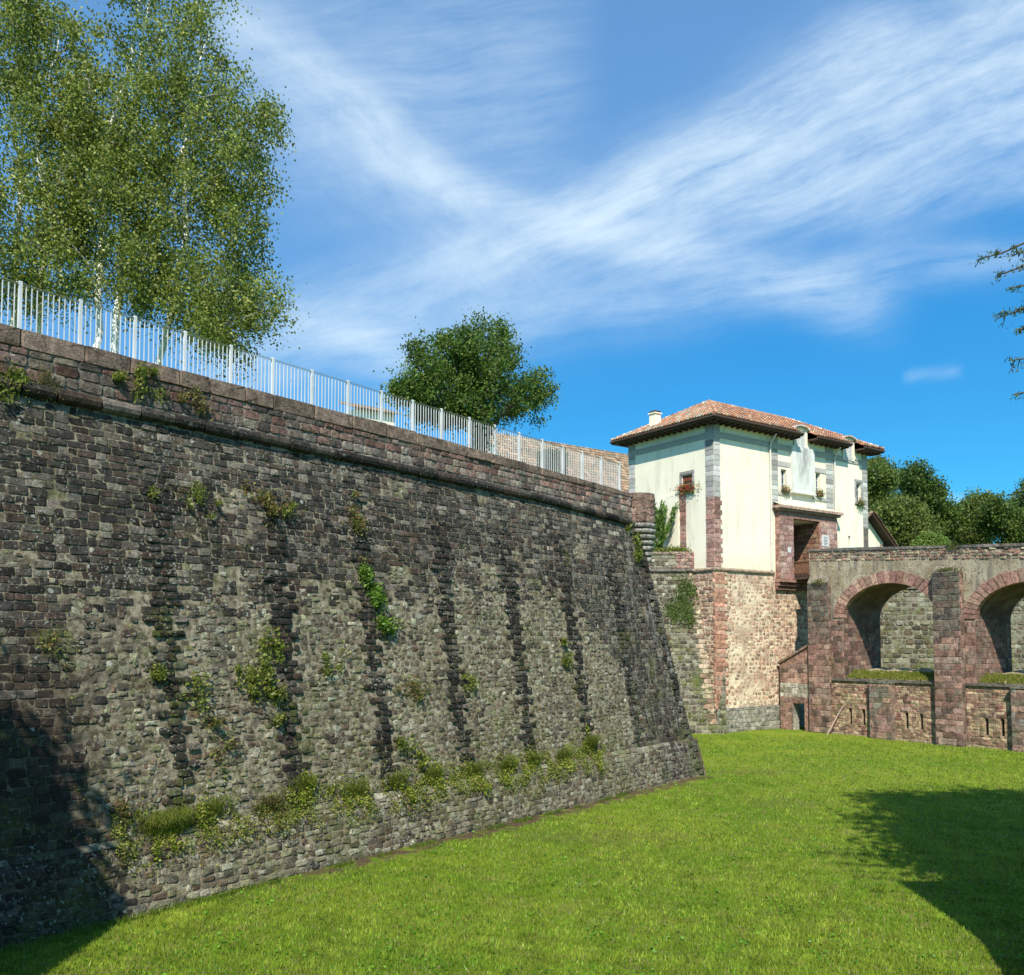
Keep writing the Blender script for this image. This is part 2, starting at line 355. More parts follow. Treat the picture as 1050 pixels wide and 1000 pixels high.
# ------------------------------------------------------------------ lawn and terrain
def build_ground():
    def fn(t):
        p = t.pos(); x, y, z = t.xyz(p)
        a = t.noise(p, .22, 4, .6); b = t.noise(p, 1.6, 4, .65); f = t.noise(p, 22, 4, .7); g = t.noise(t.vm('MULTIPLY', p, (1, .5, 1)), 70, 3, .7)
        c = t.mix(t.rr(a, .35, .65), (.165, .280, .020), (.290, .370, .035))
        c = t.mix(t.rr(b, .48, .72), c, (.34, .34, .08))
        c = t.mix(t.m('MULTIPLY', t.rr(b, .45, .25), .5), c, (.090, .165, .010))
        c = t.mix(t.rr(f, .35, .75), c, t.mix(1.0, c, (1.5, 1.45, 1.3), 'MULTIPLY'))
        c = t.mix(t.rr(g, .6, .3), c, t.mix(1.0, c, (.45, .5, .4), 'MULTIPLY'))
        # bare earth along the foot of the bastion
        dn = t.m('ADD', t.m('MULTIPLY', t.m('SUBTRACT', x, 7.27), .7861), t.m('MULTIPLY', t.m('SUBTRACT', y, 35.32), -.6181))
        al_ = t.m('ADD', t.m('MULTIPLY', t.m('SUBTRACT', x, 7.27), .6181), t.m('MULTIPLY', t.m('SUBTRACT', y, 35.32), .7861))
        dn = t.m('ADD', dn, t.m('MULTIPLY', t.rr(al_, -.2, .3), 9.0))
        dd = t.m('ADD', dn, t.m('MULTIPLY', t.m('SUBTRACT', b, .5), 1.4))
        dirt = t.m('MULTIPLY', t.rr(dd, .95, .55), t.rr(t.noise(p, 2.4, 3), .35, .55))
        c = t.mix(t.m('MULTIPLY', dirt, t.rr(y, 18, 21)), c, (.16, .105, .065))
        # two worn patches
        for (px, py, rx, ry) in ((8.6, 28.6, 1.6, 1.1), (9.6, 36, 2.2, 1.0), (2.5, 24, 3.0, 1.2)):
            q = t.m('ADD', t.m('POWER', t.m('ABSOLUTE', t.m('DIVIDE', t.m('SUBTRACT', x, px), rx)), 2.0), t.m('POWER', t.m('ABSOLUTE', t.m('DIVIDE', t.m('SUBTRACT', y, py), ry)), 2.0))
            c = t.mix(t.m('MULTIPLY', t.rr(t.m('ADD', q, t.m('MULTIPLY', f, .8)), 1.4, .5), .45), c, (.22, .19, .07))
        return c, t.m('ADD', f, t.m('MULTIPLY', g, .7))
    m = mat('lawn_grass', fn, .9, .09, .1)
    mb = MB(); n = 90
    xs = np.concatenate([[-900, -200, -60], np.linspace(-24, 40, n), [80, 250, 900]]); ys = np.concatenate([[-300, -60], np.linspace(-6, 72, n), [110, 300, 1200]])
    X, Y = np.meshgrid(xs, ys); Z = .05*bumpy(X*.22, Y*.22, 1, 3) - .02
    i = np.arange(len(ys)-1)[:, None]*len(xs)+np.arange(len(xs)-1)[None]
    mb.add(np.stack([X, Y, Z], -1).reshape(-1, 3), np.stack([i, i+1, i+len(xs)+1, i+len(xs)], -1).reshape(-1, 4))
    tag(mb.build('lawn', m, smooth=True), kind='structure', label='mown green lawn on the floor of the dry moat')
    # blades standing out of the lawn
    N = 230000
    Yd = 12.5*np.power(50/12.5, rng.random(N)**1.25); Xd = (rng.random(N)*1.2-.6)*Yd*1.02
    nd = (Xd-7.27)*.7861+(Yd-35.32)*-.6181; al = (Xd-7.27)*.6181+(Yd-35.32)*.7861
    k = ((nd > .25+np.where(Yd > 19, np.clip(.45+.35*bumpy(al*.9, al*.3, 1, 3), 0, .8), 0)) | (al > .1)); Xd, Yd = Xd[k], Yd[k]; N = len(Xd)
    wx = Xd+.8*bumpy(Yd*.7, Xd*.5, 1, 31); wy = Yd+.9*bumpy(Xd*.6, Yd*.8, 1, 37); patch = .6*bumpy(wx*.45, wy*.35, 1, 5)+.6*bumpy(wx*1.3, wy*1.1, 1, 15); cl = bumpy(Xd*3.1, Yd*3.1, 1, 9)+.8*(bumpy(wx*2.0, wy*1.7, 1, 23) < -.42)*-1.0
    hgt = (.035+.035*rng.random(N)+.022*np.clip(patch, 0, 1)+.04*(rng.random(N) > .985))*(1+Yd*.006)
    wd = (.006+.006*rng.random(N))*(1+Yd*.045)
    a = rng.random(N)*6.283; ln = rng.normal(0, .45, N)*hgt; la = rng.random(N)*6.283
    Z0 = .05*bumpy(Xd*.22, Yd*.22, 1, 3)-.03
    base = np.stack([Xd, Yd, Z0], -1); w = np.stack([np.cos(a), np.sin(a), 0*a], -1)*wd[:, None]
    tip = base + np.stack([np.cos(la)*ln, np.sin(la)*ln, hgt+.01], -1)
    V = np.stack([base-w, base+w, tip], 1).reshape(-1, 3)
    f = np.clip(.5+.5*patch+rng.normal(0, .3, N), 0, 1)[:, None]; g = np.clip(.5+.6*cl+rng.normal(0, .2, N), 0, 1)[:, None]
    c = (np.array([.140, .285, .020])*(1-f)+np.array([.370, .450, .055])*f)*(.60+.66*g)
    dry = rng.random(N)+.10*(bumpy(wx*.6, wy*.5, 1, 44) > .35) > .93; c[dry] = np.array([.27, .25, .10])
    mb = MB(); mb.add(V, np.arange(N*3).reshape(-1, 3), np.repeat(c, 3, 0))
    # broad leaved weeds in the turf
    M = 16000; Yw = 13*np.power(48/13, rng.random(M)**1.2); Xw = (rng.random(M)*1.16-.58)*Yw
    k = ((bumpy(Xw*1.1, Yw*1.1, 1, 17)+rng.normal(0, .25, M) > .30) & (((Xw-7.27)*.7861+(Yw-35.32)*-.6181 > .3) | ((Xw-7.27)*.6181+(Yw-35.32)*.7861 > .1))); Xw, Yw = Xw[k], Yw[k]; M = len(Xw)
    leaf_quads(mb, np.stack([Xw, Yw, .05*bumpy(Xw*.22, Yw*.22, 1, 3)+.025+.02*rng.random(M)], -1), .022+.03*rng.random(M), [(.08, .20, .015), (.12, .25, .02), (.06, .15, .015)], flatz=.5)
    tag(mb.build('grass', M_leaf), kind='stuff', label='short grass blades and clover of the mown moat lawn')
    mb = MB()
    for i in range(46):
        Yd = 14+rng.random()*26; Xd = (rng.random()-.5)*1.05*Yd
        if (Xd-7.27)*.7861+(Yd-35.32)*-.6181 < .5: continue
        z = .075; mb.tube([(Xd, Yd, -.02), (Xd+.01, Yd, z)], .004, 4, (.08, .15, .02))
        for j in range(5):
            an = j*1.256; mb.add([(Xd, Yd, z), (Xd+.022*math.cos(an), Yd+.022*math.sin(an), z+.006), (Xd+.022*math.cos(an+1), Yd+.022*math.sin(an+1), z+.006)], [(0, 1, 2)], (.75, .62, .05) if i % 3 else (.75, .75, .7))
    tag(mb.build('lawn_flowers', M_leaf), kind='stuff', label='tiny yellow and white flowers scattered over the lawn')
LEAFGAIN = 1.45
def leaf_quads(mb, P, size, pal, flatz=0.0, up=None, asp=.6, shade=None):
    n = len(P); a = rng.normal(0, 1, (n, 3)); a /= np.linalg.norm(a, axis=1)[:, None]
    if up is not None: a = a*.6+np.array(up); a /= np.linalg.norm(a, axis=1)[:, None]
    b = rng.normal(0, 1, (n, 3)); b[:, 2] *= (1-flatz); a[:, 2] *= (1-flatz)
    b = b - (b*a).sum(1)[:, None]*a/((a*a).sum(1)[:, None]+1e-9); b /= np.linalg.norm(b, axis=1)[:, None]
    s = np.broadcast_to(np.asarray(size, float), (n,))[:, None]
    V = np.stack([P-a*s, P-b*s*asp, P+a*s, P+b*s*asp], 1).reshape(-1, 3)
    c = pick(pal, n)*LEAFGAIN
    if shade is not None: c = c*shade[:, None]
    mb.add(V, np.arange(n*4).reshape(-1, 4), np.repeat(c, 4, 0))
M_leaf = leaf_mat('leaf')
M_bark = flat_mat('bark', (.1, .08, .06), .35, 12, .95, .03, .1, attr=True)
build_ground()

def build_terrain():
    # terrace behind the bastion parapet
    C0 = B0 - BAT*10*NW - BAT*10*T_ - .5*NW
    mb = MB(); Z = 10.83
    pts = [C0, C0-T_*70, C0-T_*70-NW*120, C0+np.array([60, 260, 0]), np.array([22.5, 62.0, 0]), P0+RV*2+LV*6.6, P0+LV*6.6+np.array([-1.2, -.4, 0]), np.array([5.0, 53.2, 0]), np.array([-15, 54.6, 0]), C0-NW*26]
    mb.poly([(p[0], p[1], Z) for p in pts])
    m = flat_mat('terrace_grass', (.10, .15, .03), .4, 1.5, .95, .05)
    tag(mb.build('rampart_terrace', m), kind='structure', label='grassy terrace on top of the bastion')
    # ground beyond the moat, level with the bridge, and the hills
    mb = MB(); n = 60
    xs = np.linspace(-300, 700, n); ys = np.concatenate([[61.9], np.linspace(80, 1400, n-1)]); X, Y = np.meshgrid(xs, ys)
    hz = 60*np.exp(-((X-540)/150)**2-((Y-1050)/260)**2)+38*np.exp(-((X-300)/220)**2-((Y-1200)/200)**2)
    Z = 8.9+hz*(1+.05*bumpy(X*.02, Y*.02, 1, 2))
    X2 = np.where(Y < 90, X*.25+18, X)
    i = np.arange(n-1)[:, None]*n+np.arange(n-1)[None]
    mb.add(np.stack([X, Y, Z], -1).reshape(-1, 3), np.stack([i, i+1, i+n+1, i+n], -1).reshape(-1, 4))
    m = flat_mat('far_woods', (.045, .085, .035), .35, .05, .95)
    tag(mb.build('hills', m, smooth=True), kind='structure', label='distant wooded hills')
build_terrain()

# ------------------------------------------------------------------ bastion
def build_bastion():
    bw = thing('bastion', 'huge battered dark stone bastion wall running along the left of the moat', 'bastion wall', B0)
    U1 = 36.0; ZT = 9.55
    mb = MB(); w2 = lambda u, v, d=0.0: wall(np.asarray(u)+BAT*np.asarray(v), v, d)
    sheet(mb, w2, 0, U1, 1.36, 9.9, 240, 70, (.2, .19, .16), 0, .006); sheet(mb, w2, -.02, U1, -.4, 1.36, 200, 14, (.2, .19, .16), 0, .006)
    # return face turning away at the corner, battered the same
    def ret(u, v, d=0.0):
        u, v, d = np.broadcast_arrays(np.asarray(u, float), np.asarray(v, float), np.asarray(d, float))
        P = B0 - u[..., None]*NW + (d-BAT*v)[..., None]*T_
        return P + np.stack([np.zeros_like(v), np.zeros_like(v), v], -1)
    r2 = lambda u, v, d=0.0: ret(np.asarray(u)+BAT*np.asarray(v), v, d)
    sheet(mb, r2, 0, 26, 1.36, 9.9, 40, 20, (.2, .19, .16)); sheet(mb, r2, -.25, 26, -.4, 1.36, 40, 4, (.2, .19, .16))
    mb.build('mortar', M_wallmortar, bw)
    chains = [22.0, 19.12, 16.37, 13.4, 10.43, 7.3, 4.2]
    def cut(u, v): return u >= BAT*v-.05
    mb = MB()
    cells = courses(0, U1, 1.36, 9.80, .165, .28, .14, .42, .018)
    cu, cv, hw, hh = cells.T
    hi = 6.35 + .55*bumpy(cu*.6, cv*.1, 1, 2) + .7*np.clip((14-cu)/10, 0, 1) - .8*np.clip((cu-20)/4, 0, 1)
    lefte = 23.9 + .5*bumpy(cv*.9, cu*.1, 1, 4); righte = 4.0+.7*bumpy(cv*.7, cu*.2, 1, 6)+np.clip(cv-3, 0, 9)*.8
    jn = rng.normal(0, .35, len(cu)); hi = hi+jn; lefte = lefte+jn*.8; righte = righte+jn
    patch = (bumpy(cu*.8, cv*1.1, 1, 12) > .62) & (cv > 6)
    row = (cv/.165).astype(int)
    inch = np.zeros(len(cu), bool)
    for s in chains: inch |= np.abs(cu-s-.10*bumpy(cv*1.3, s, 1, s)) < .21+.15*(row % 2)+.03*bumpy(cv*2, s*3, 1, 1)
    rub = ((cv < hi) & (cu < lefte) & (cu > righte) | patch) & ~inch
    keep = ~rub & cut(cu-hw, cv) & ((cv < 9.6) | (cu > 5))
    c = pick(DARK, len(cu))
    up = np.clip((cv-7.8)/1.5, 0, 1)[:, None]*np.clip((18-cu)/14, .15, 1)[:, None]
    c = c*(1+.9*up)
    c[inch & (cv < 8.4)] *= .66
    hgt0 = keep & ~inch; ch = keep & inch
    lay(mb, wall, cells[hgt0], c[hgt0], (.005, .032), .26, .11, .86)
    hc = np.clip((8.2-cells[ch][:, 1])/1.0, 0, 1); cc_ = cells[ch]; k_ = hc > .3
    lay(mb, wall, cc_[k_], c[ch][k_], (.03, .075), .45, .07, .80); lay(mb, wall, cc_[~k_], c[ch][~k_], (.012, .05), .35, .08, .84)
    # rubble fields
    cells2 = courses(0, U1, 1.36, 9.4, .135, .19, .25, .5, .018)
    cu, cv, hw, hh = cells2.T
    hi = 6.35 + .55*bumpy(cu*.6, cv*.1, 1, 2) + .7*np.clip((14-cu)/10, 0, 1) - .8*np.clip((cu-20)/4, 0, 1)
    lefte = 23.9 + .5*bumpy(cv*.9, cu*.1, 1, 4); righte = 4.0+.7*bumpy(cv*.7, cu*.2, 1, 6)+np.clip(cv-3, 0, 9)*.8
    jn = rng.normal(0, .35, len(cu)); hi = hi+jn; lefte = lefte+jn*.8; righte = righte+jn
    patch = (bumpy(cu*.8, cv*1.1, 1, 12) > .62) & (cv > 6)
    inch = np.zeros(len(cu), bool)
    for s in chains: inch |= np.abs(cu-s-.10*bumpy(cv*1.3, s, 1, s)) < .30
    rub = ((cv < hi) & (cu < lefte) & (cu > righte) | patch) & ~inch & (rng.random(len(cu)) > .04)
    cells2[:, :2] += rng.normal(0, .022, (len(cu), 2)); cells2[:, 2:] *= rng.uniform(.75, 1.12, (len(cu), 2))
    lay(mb, wall, cells2[rub], pick(RUBB, rub.sum()), (.002, .032), .5, .26, .66)
    # plinth
    cells3 = courses(0, U1, .0, 1.24, .15, .22, .25, .5, .02)
    cells3[:, :2] += rng.normal(0, .015, (len(cells3), 2))
    k = cells3[:, 0] > .1
    cc = pick(RUBB, len(cells3)); dk = (cells3[:, 0] < 3.2) | (cells3[:, 0] > 23.2); cc[dk] = pick(DARK, dk.sum())*1.2
    lay(mb, wall, cells3[k], cc[k], (.004, .035), .5, .22, .72)
    # ledge capping of the plinth
    for i in range(90):
        u = .3+i*.4; w_ = .17+rng.random()*.04
        lay(mb, wall, np.array([[u, 1.30, w_, .06]]), pick(RUBB, 1), (.02, .05), .6, .1, .8)
    # quoins of the corner: long dark blocks on both faces
    z = 0.0; k = 0
    while z < 9.5:
        h = .215; w0 = .34+.20*(k % 2); s0 = BAT*z
        lay(mb, wall, np.array([[s0+w0/2+.02, z+h/2, w0/2, h/2-.012]]), pick(DARK, 1)*.8, (.05, .085), .3, .03, .9)
        lay(mb, ret, np.array([[s0+w0/2+.02, z+h/2, w0/2, h/2-.012]]), pick(DARK, 1)*.8, (.05, .085), .3, .03, .9)
        z += h; k += 1
    mb.build('wall_face', M_wall, bw)
    # cordon, stone by stone
    mb = MB(); u = BAT*9.6-.15
    zc = lambda u: 9.60+.25*min(1, max(0, (u-1.6)/7))
    while u < U1:
        L = .55+rng.random()*.35; r = .135+rng.normal(0, .008); c = pick(DARK, 1)[0]*.8
        j = rng.normal(0, .012)
        pts = [wall(u+q*L, zc(u+q*L), .06+j) for q in (.015, .03, .5, .97, .985)]
        mb.tube(pts, [r*.86, r, r, r, r*.86], 10, c); u += L
    mb.build('cordon', M_parapet, bw)
    # parapet above the cordon
    par = frame(B0 - BAT*9.75*NW + .02*NW, -T_, NW)
    mb = MB(); sheet(mb, par, 1.55, U1, 9.5, 10.62, 200, 6, (.2, .18, .15), 0, .004)
    cl = courses(1.6, U1, 9.80, 10.62, .205, .36, .12, .4, .018); c = pick(BEIG, len(cl))
    k = (cl[:, 1] > 10.3) & (rng.random(len(cl)) > .45) | (cl[:, 0] > 24.5); c[k] = pick(PINK, k.sum())*.8
    lt = np.clip((16-cl[:, 0])/12, 0, 1)[:, None]; c = c*(.72+.35*lt)
    lay(mb, par, cl, c, (.012, .045), .4, .06, .85)
    mb.build('parapet', M_parapet, bw)
    mb = MB(); u = 1.0
    while u < U1:
        L = .7+rng.random()*.6; zt = 10.98-.24*np.clip((14-u)/14, 0, 1); c = np.array([.165, .118, .088])*(1+rng.normal(0, .15))
        v0 = 10.625; j = rng.normal(0, .01)
        lay(mb, par, np.array([[u+L/2, (v0+zt)/2, L/2-.006, (zt-v0)/2]]), c[None], (.035+j, .06+j), .16, .03, .95)
        a = par(u, zt-.01, .02); b = par(u+L, zt-.01, .02); a2 = par(u, zt+.04, -.55); b2 = par(u+L, zt+.04, -.55)
        mb.add([a, b, b2, a2], [(0, 1, 2, 3)], c*1.1); u += L
    mb.build('coping', M_coping, bw)
    # worn stump of a corner turret on a corbel of rounded courses
    cc = wall(1.62, 9.5, 0)*1.0
    cc = np.array([cc[0], cc[1], 0])+.10*T_-.05*NW
    mb = MB(); z = 9.66
    rr = [.62, .60, .53, .44, .36, .27, .19]
    for k, r in enumerate(rr):
        n = 14; h = .215; zz = z-h*(k+1)
        for s in range(n):
            a0 = s*2*math.pi/n+k*.2; a1 = a0+2*math.pi/n*.94; V = []
            cen = cc + BAT*.4*k*(NW+T_)*.5
            for (rf, zf) in ((.80, .0), (1.0, .25), (1.04, .55), (.98, .82), (.80, 1.0)):
                for a in (a0, (a0+a1)/2, a1): V.append(cen+np.array([r*rf*math.cos(a), r*rf*math.sin(a), zz+zf*h]))
            fs = [(i*3+j, i*3+j+1, i*3+j+4, i*3+j+3) for i in range(4) for j in range(2)]
            mb.add(V, fs, np.array([.26, .25, .22])*(1+rng.normal(0, .2)))
        mb.tube([cen+np.array([0, 0, zz-.01]), cen+np.array([0, 0, zz+h+.01])], r*.8, 14, (.12, .11, .1))
    mb.build('corbel', M_wall, bw)
    mb = MB()
    def drum(u, v, d=0.0):
        u, v, d = np.broadcast_arrays(np.asarray(u, float), np.asarray(v, float), np.asarray(d, float)); rd = .60+d
        return cc+np.stack([rd*np.cos(u/.6), rd*np.sin(u/.6), v], -1)
    sheet(mb, drum, -3.6, .2, 9.6, 10.8, 24, 4, (.16, .11, .09))
    cl = courses(-3.6, .2, 9.68, 10.72, .26, .5, .1, .3, .02); lay(mb, drum, cl, pick([(.20, .13, .10), (.26, .17, .13), (.17, .11, .085)], len(cl)), (.01, .04), .25, .05, .9)
    mb.poly([drum(u, 10.80, .0) for u in np.linspace(-3.6, .2, 24)], (.17, .12, .09))
    mb.build('turret_stump', M_coping, bw)
build_bastion()

def build_railing():
    S = [24.58, 23.4, 22.22, 21.03, 19.83, 18.64, 17.42, 16.21, 14.99, 13.76, 12.54, 11.27, 10.03, 8.75, 7.46, 6.25, 5.01, 3.74, 2.42]
    S = [29.3, 28.12, 26.95, 25.77] + S
    base = B0 - BAT*9.75*NW - .33*NW; fr = frame(base, -T_, NW)
    root = thing('railing', 'long white metal railing with flat posts and thin bars along the top of the bastion', 'railing', fr(13., 10.95, 0))
    def paint(t):
        p = t.pos(); n = t.noise(p, 6, 4, .7); g = t.noise(p, 1.2, 3)
        c = t.mix(t.rr(g, .35, .65), (.64, .65, .64), (.54, .55, .54)); return t.mix(t.rr(n, .62, .70, 0, .55), c, (.30, .22, .16)), None
    M = mat('white_paint', paint, .5, None, .3)
    zt = lambda u: 11.93+.045*min(1, max(0, (u-2)/22)); zb = lambda u: 11.02-.2*np.clip((14-u)/14, 0, 1)
    for s in S:
        mb = MB(); mb.mbox(fr, s-.03, s+.03, 10.8, zt(s)+.05, -.03, .03); mb.mbox(fr, s-.06, s+.06, zb(s)-.10, zb(s)-.02, -.07, .07)
        mb.build('post', M, root)
    mt = MB(); mbm = MB(); rest = MB(); nb = 0
    for i in range(len(S)-1):
        a, b = S[i], S[i+1]
        for (m_, z, h) in ((mt, zt, .03), (mbm, lambda u: zb(u)+.05, .022)):
            P = [fr(u, z(u)+dz, d) for u in (a-.03, b+.03) for dz in (-h/2, h/2) for d in (-.016, .016)]
            m_.add(np.array(P), [(0, 1, 3, 2), (4, 6, 7, 5), (0, 4, 5, 1), (2, 3, 7, 6)])
        for k in range(1, 11):
            u = a+(b-a)*k/11+rng.normal(0, .003); m_ = MB() if (nb < 100 and i >= 4) else rest
            m_.mbox(fr, u-.008, u+.008, zb(u)+.06, zt(u)-.016, -.009, .009)
            if m_ is not rest: m_.build('bar', M, root); nb += 1
    mt.build('top_rail', M, root); mbm.build('bottom_rail', M, root)
    tag(rest.build('bar', M, root), kind='stuff')
build_railing()

# ------------------------------------------------------------------ flank wall beside the gatehouse
FO = np.array([11.55, 50.75, 0.]); FU = np.array([-.995, .10, 0]); FN = np.array([-.10, -.995, 0]); FB = .155
Ff = frame(FO, FU, FN, FB)
def build_flank():
    root = thing('flank_wall', 'grey green mossy battered stone wall between the bastion corner and the gatehouse', 'wall', FO)
    mb = MB(); sheet(mb, Ff, -.4, 27, -.4, 9.2, 60, 24, (.2, .2, .17), 0, .01)
    mb.build('mortar', mortar_mat('flank_mortar', (.20, .19, .15), (.30, .28, .21), .8), root)
    mb = MB(); cl = courses(-.4, 12, 0, 9.1, .22, .34, .2, .4, .03); lay(mb, Ff, cl, pick(RUBB, len(cl))*.85, (.01, .05), .5, .08, .82)
    mb.build('wall_face', M_flank, root)
    # pale quoin strip where the wall meets the gatehouse
    mb = MB(); z = 0.5; k = 0
    while z < 9.0:
        # intersection with the gatehouse side plane
        l = (FB*z)/(.8139*.995+.581*.1)*1.0
        u0 = .08+l*.62; w0 = .42+.16*(k % 2)
        lay(mb, Ff, np.array([[u0+w0/2, z+.14, w0/2, .13]]), pick([(.32, .25, .17), (.36, .29, .20), (.27, .18, .12)], 1), (.03, .05), .25, .08, .9); z += .28; k += 1
    mb.build('quoin', M_far, root)
    mb = MB(); u = -.1+9.2*FB*.6
    while u < 12:
        L = .9; mb.tube([Ff(u+.01, 9.22, .05), Ff(u+L-.01, 9.22, .05)], .12, 9, pick([(.17, .15, .12)], 1)[0]); u += L
    mb.build('string_course', M_flank, root)
    top = frame(FO - FN*FB*9.2 - FN*.0, FU, FN)
    mb = MB(); sheet(mb, top, .5, 14, 9.2, 10.25, 30, 4, (.25, .23, .2))
    cl = courses(.9, 14, 9.33, 10.2, .2, .34, .1, .4, .03); c = pick(RUBB, len(cl))*1.15; k = cl[:, 0] < 2.2; c[k] = pick(PINK, k.sum())*1.25
    lay(mb, top, cl, c, (.02, .05), .4, .06, .85)
    mb.mbox(top, .5, 14, 10.2, 10.32, -1.2, .06, (.28, .2, .15))
    mb.build('terrace_parapet', M_flank, root)
build_flank()

# ------------------------------------------------------------------ gatehouse
def face_holes(mb, mf, u0, u1, v0, v1, holes, col, d=0.0, depth=.25):
    "flat wall with rectangular openings and their reveals"
    us = sorted({u0, u1, *[h[0] for h in holes], *[h[1] for h in holes]}); vs = sorted({v0, v1, *[h[2] for h in holes], *[h[3] for h in holes]})
    for i in range(len(us)-1):
        for j in range(len(vs)-1):
            uc, vc = (us[i]+us[i+1])/2, (vs[j]+vs[j+1])/2
            if any(h[0] < uc < h[1] and h[2] < vc < h[3] for h in holes): continue
            mb.add(np.array([mf(us[i], vs[j], d), mf(us[i+1], vs[j], d), mf(us[i+1], vs[j+1], d), mf(us[i], vs[j+1], d)]), [(0, 1, 2, 3)], col)
    for h in holes:
        a, b, c_, e = h[:4]; dp = h[4] if len(h) > 4 else depth
        q = [(a, c_), (b, c_), (b, e), (a, e)]
        for k in range(4):
            p, r = q[k], q[(k+1) % 4]
            mb.add(np.array([mf(p[0], p[1], d), mf(r[0], r[1], d), mf(r[0], r[1], d-dp), mf(p[0], p[1], d-dp)]), [(0, 1, 2, 3)], col)
def tile_slope(mb, A, B, C, D, tw=.23, tl=.36, pal=None, gaps=(), gv=0.0):
    "canal tiles on the slope with eave A-B and top edge D-C (D above A)"
    A, B, C, D = (np.array(q, float) for q in (A, B, C, D)); U = B-A; L = np.linalg.norm(U); U /= L
    W = D-A; W = W-np.dot(W, U)*U; H = np.linalg.norm(W); W /= H; N = np.cross(U, W)
    if N[2] < 0: N = -N
    dl = np.dot(D-A, U); cl = np.dot(C-A, U)
    if not gaps: mb.add([A-N*.02, B-N*.02, C-N*.02, D-N*.02], [(0, 1, 2, 3)], (.3, .12, .07))
    else:
        f = gv/H; q = lambda u, v: A+U*u+W*v-N*.02
        mb.add([q(dl*f, gv), q(L+(cl-L)*f, gv), C-N*.02, D-N*.02], [(0, 1, 2, 3)], (.3, .12, .07))
        ed = [0.0]+[e for g_ in gaps for e in g_]+[L]
        for k in range(0, len(ed), 2): mb.add([q(ed[k], 0), q(ed[k+1], 0), q(ed[k+1] if k+2 < len(ed) else L+(cl-L)*f, gv), q(ed[k] if k else dl*f, gv)], [(0, 1, 2, 3)], (.3, .12, .07))
    for j in range(int(H/tl)+1):
        v = j*tl; f = (v+tl*.3)/H
        for i in range(int(L/tw)+1):
            u = (i+.5)*tw
            if u < dl*f-.02 or u > L+(cl-L)*f+.02 or f > 1 or (v+tl*.5 < gv and any(a < u < b for a, b in gaps)): continue
            c = pick(pal, 1)[0]; r = tw*.48; V = []
            jj = rng.normal(0, .008)
            for (vv, up, rs) in ((-.04, .055, 1.05), (tl, .01, .9)):
                for a in np.linspace(0, math.pi, 5):
                    V.append(A+U*(u+r*rs*math.cos(a)+jj)+W*min(v+vv, H)+N*(up+r*.8*math.sin(a)))
            mb.add(V, [(k, k+1, k+6, k+5) for k in range(4)]+[(0, 1, 2, 3, 4)], c)
TILES = [(.44, .18, .095), (.37, .16, .095), (.48, .25, .15), (.29, .165, .11), (.46, .32, .21), (.26, .19, .14), (.50, .29, .18)]
M_tile = flat_mat('roof_tile', (.5, .2, .1), .25, 4, .85, .02, .2, attr=True)
def plaster_fn(t):
    p = t.pos(); x, y, z = t.xyz(p); n = t.noise(p, .8, 4, .6); s = t.noise(t.vm('MULTIPLY', p, (1.6, 1.6, .25)), 1.3, 5, .6); f = t.noise(p, 26, 3, .6)
    c = t.mix(t.rr(n, .35, .7), (.86, .79, .62), (.80, .73, .56))
    c = t.mix(t.m('MULTIPLY', t.rr(s, .48, .68), .55), c, (.60, .54, .42))
    c = t.mix(t.m('MULTIPLY', t.rr(z, 10.4, 9.2), .35), c, (.66, .58, .36))
    return c, f
M_plaster = mat('cream_plaster', plaster_fn, .9, .006, .15)
M_grey = flat_mat('grey_quoin', (.4, .4, .4), .2, 7, .9, .01, .2, attr=True)
M_wood = flat_mat('dark_wood', (.075, .05, .038), .3, 14, .85, .01)
M_redwood = flat_mat('red_shutter', (.20, .055, .03), .3, 14, .7, .01)
M_glass = flat_mat('window_glass', (.035, .045, .055), .2, 3, .12, spec=.6)
M_white = flat_mat('white_frame', (.62, .62, .60), .1, 9, .6)
M_pinks = stone_mat('portal_stone', lichen=.15, moss=.05, streak=.2, fine=6, bump=.02)
M_zinc = flat_mat('grey_pipe', (.62, .60, .52), .1, 5, .5)
M_dark = flat_mat('deep_interior', (.06, .045, .035), .3, 2, .95)
GREY = [(.40, .385, .35), (.34, .33, .30), (.46, .44, .40)]
def quoins(mb, mf, u0, u1, v0, v1, h, col, tooth=0.0, side=1, d=.03):
    v = v0; k = 0
    while v < v1-.05:
        hh = min(h, v1-v); a, b = u0, u1
        if tooth and k % 2: (a, b) = (u0, u1+tooth) if side > 0 else (u0-tooth, u1)
        lay(mb, mf, np.array([[(a+b)/2, v+hh/2, (b-a)/2, hh/2-.008]]), pick(col, 1), (d, d+.01), .08, .01, .97); v += hh; k += 1
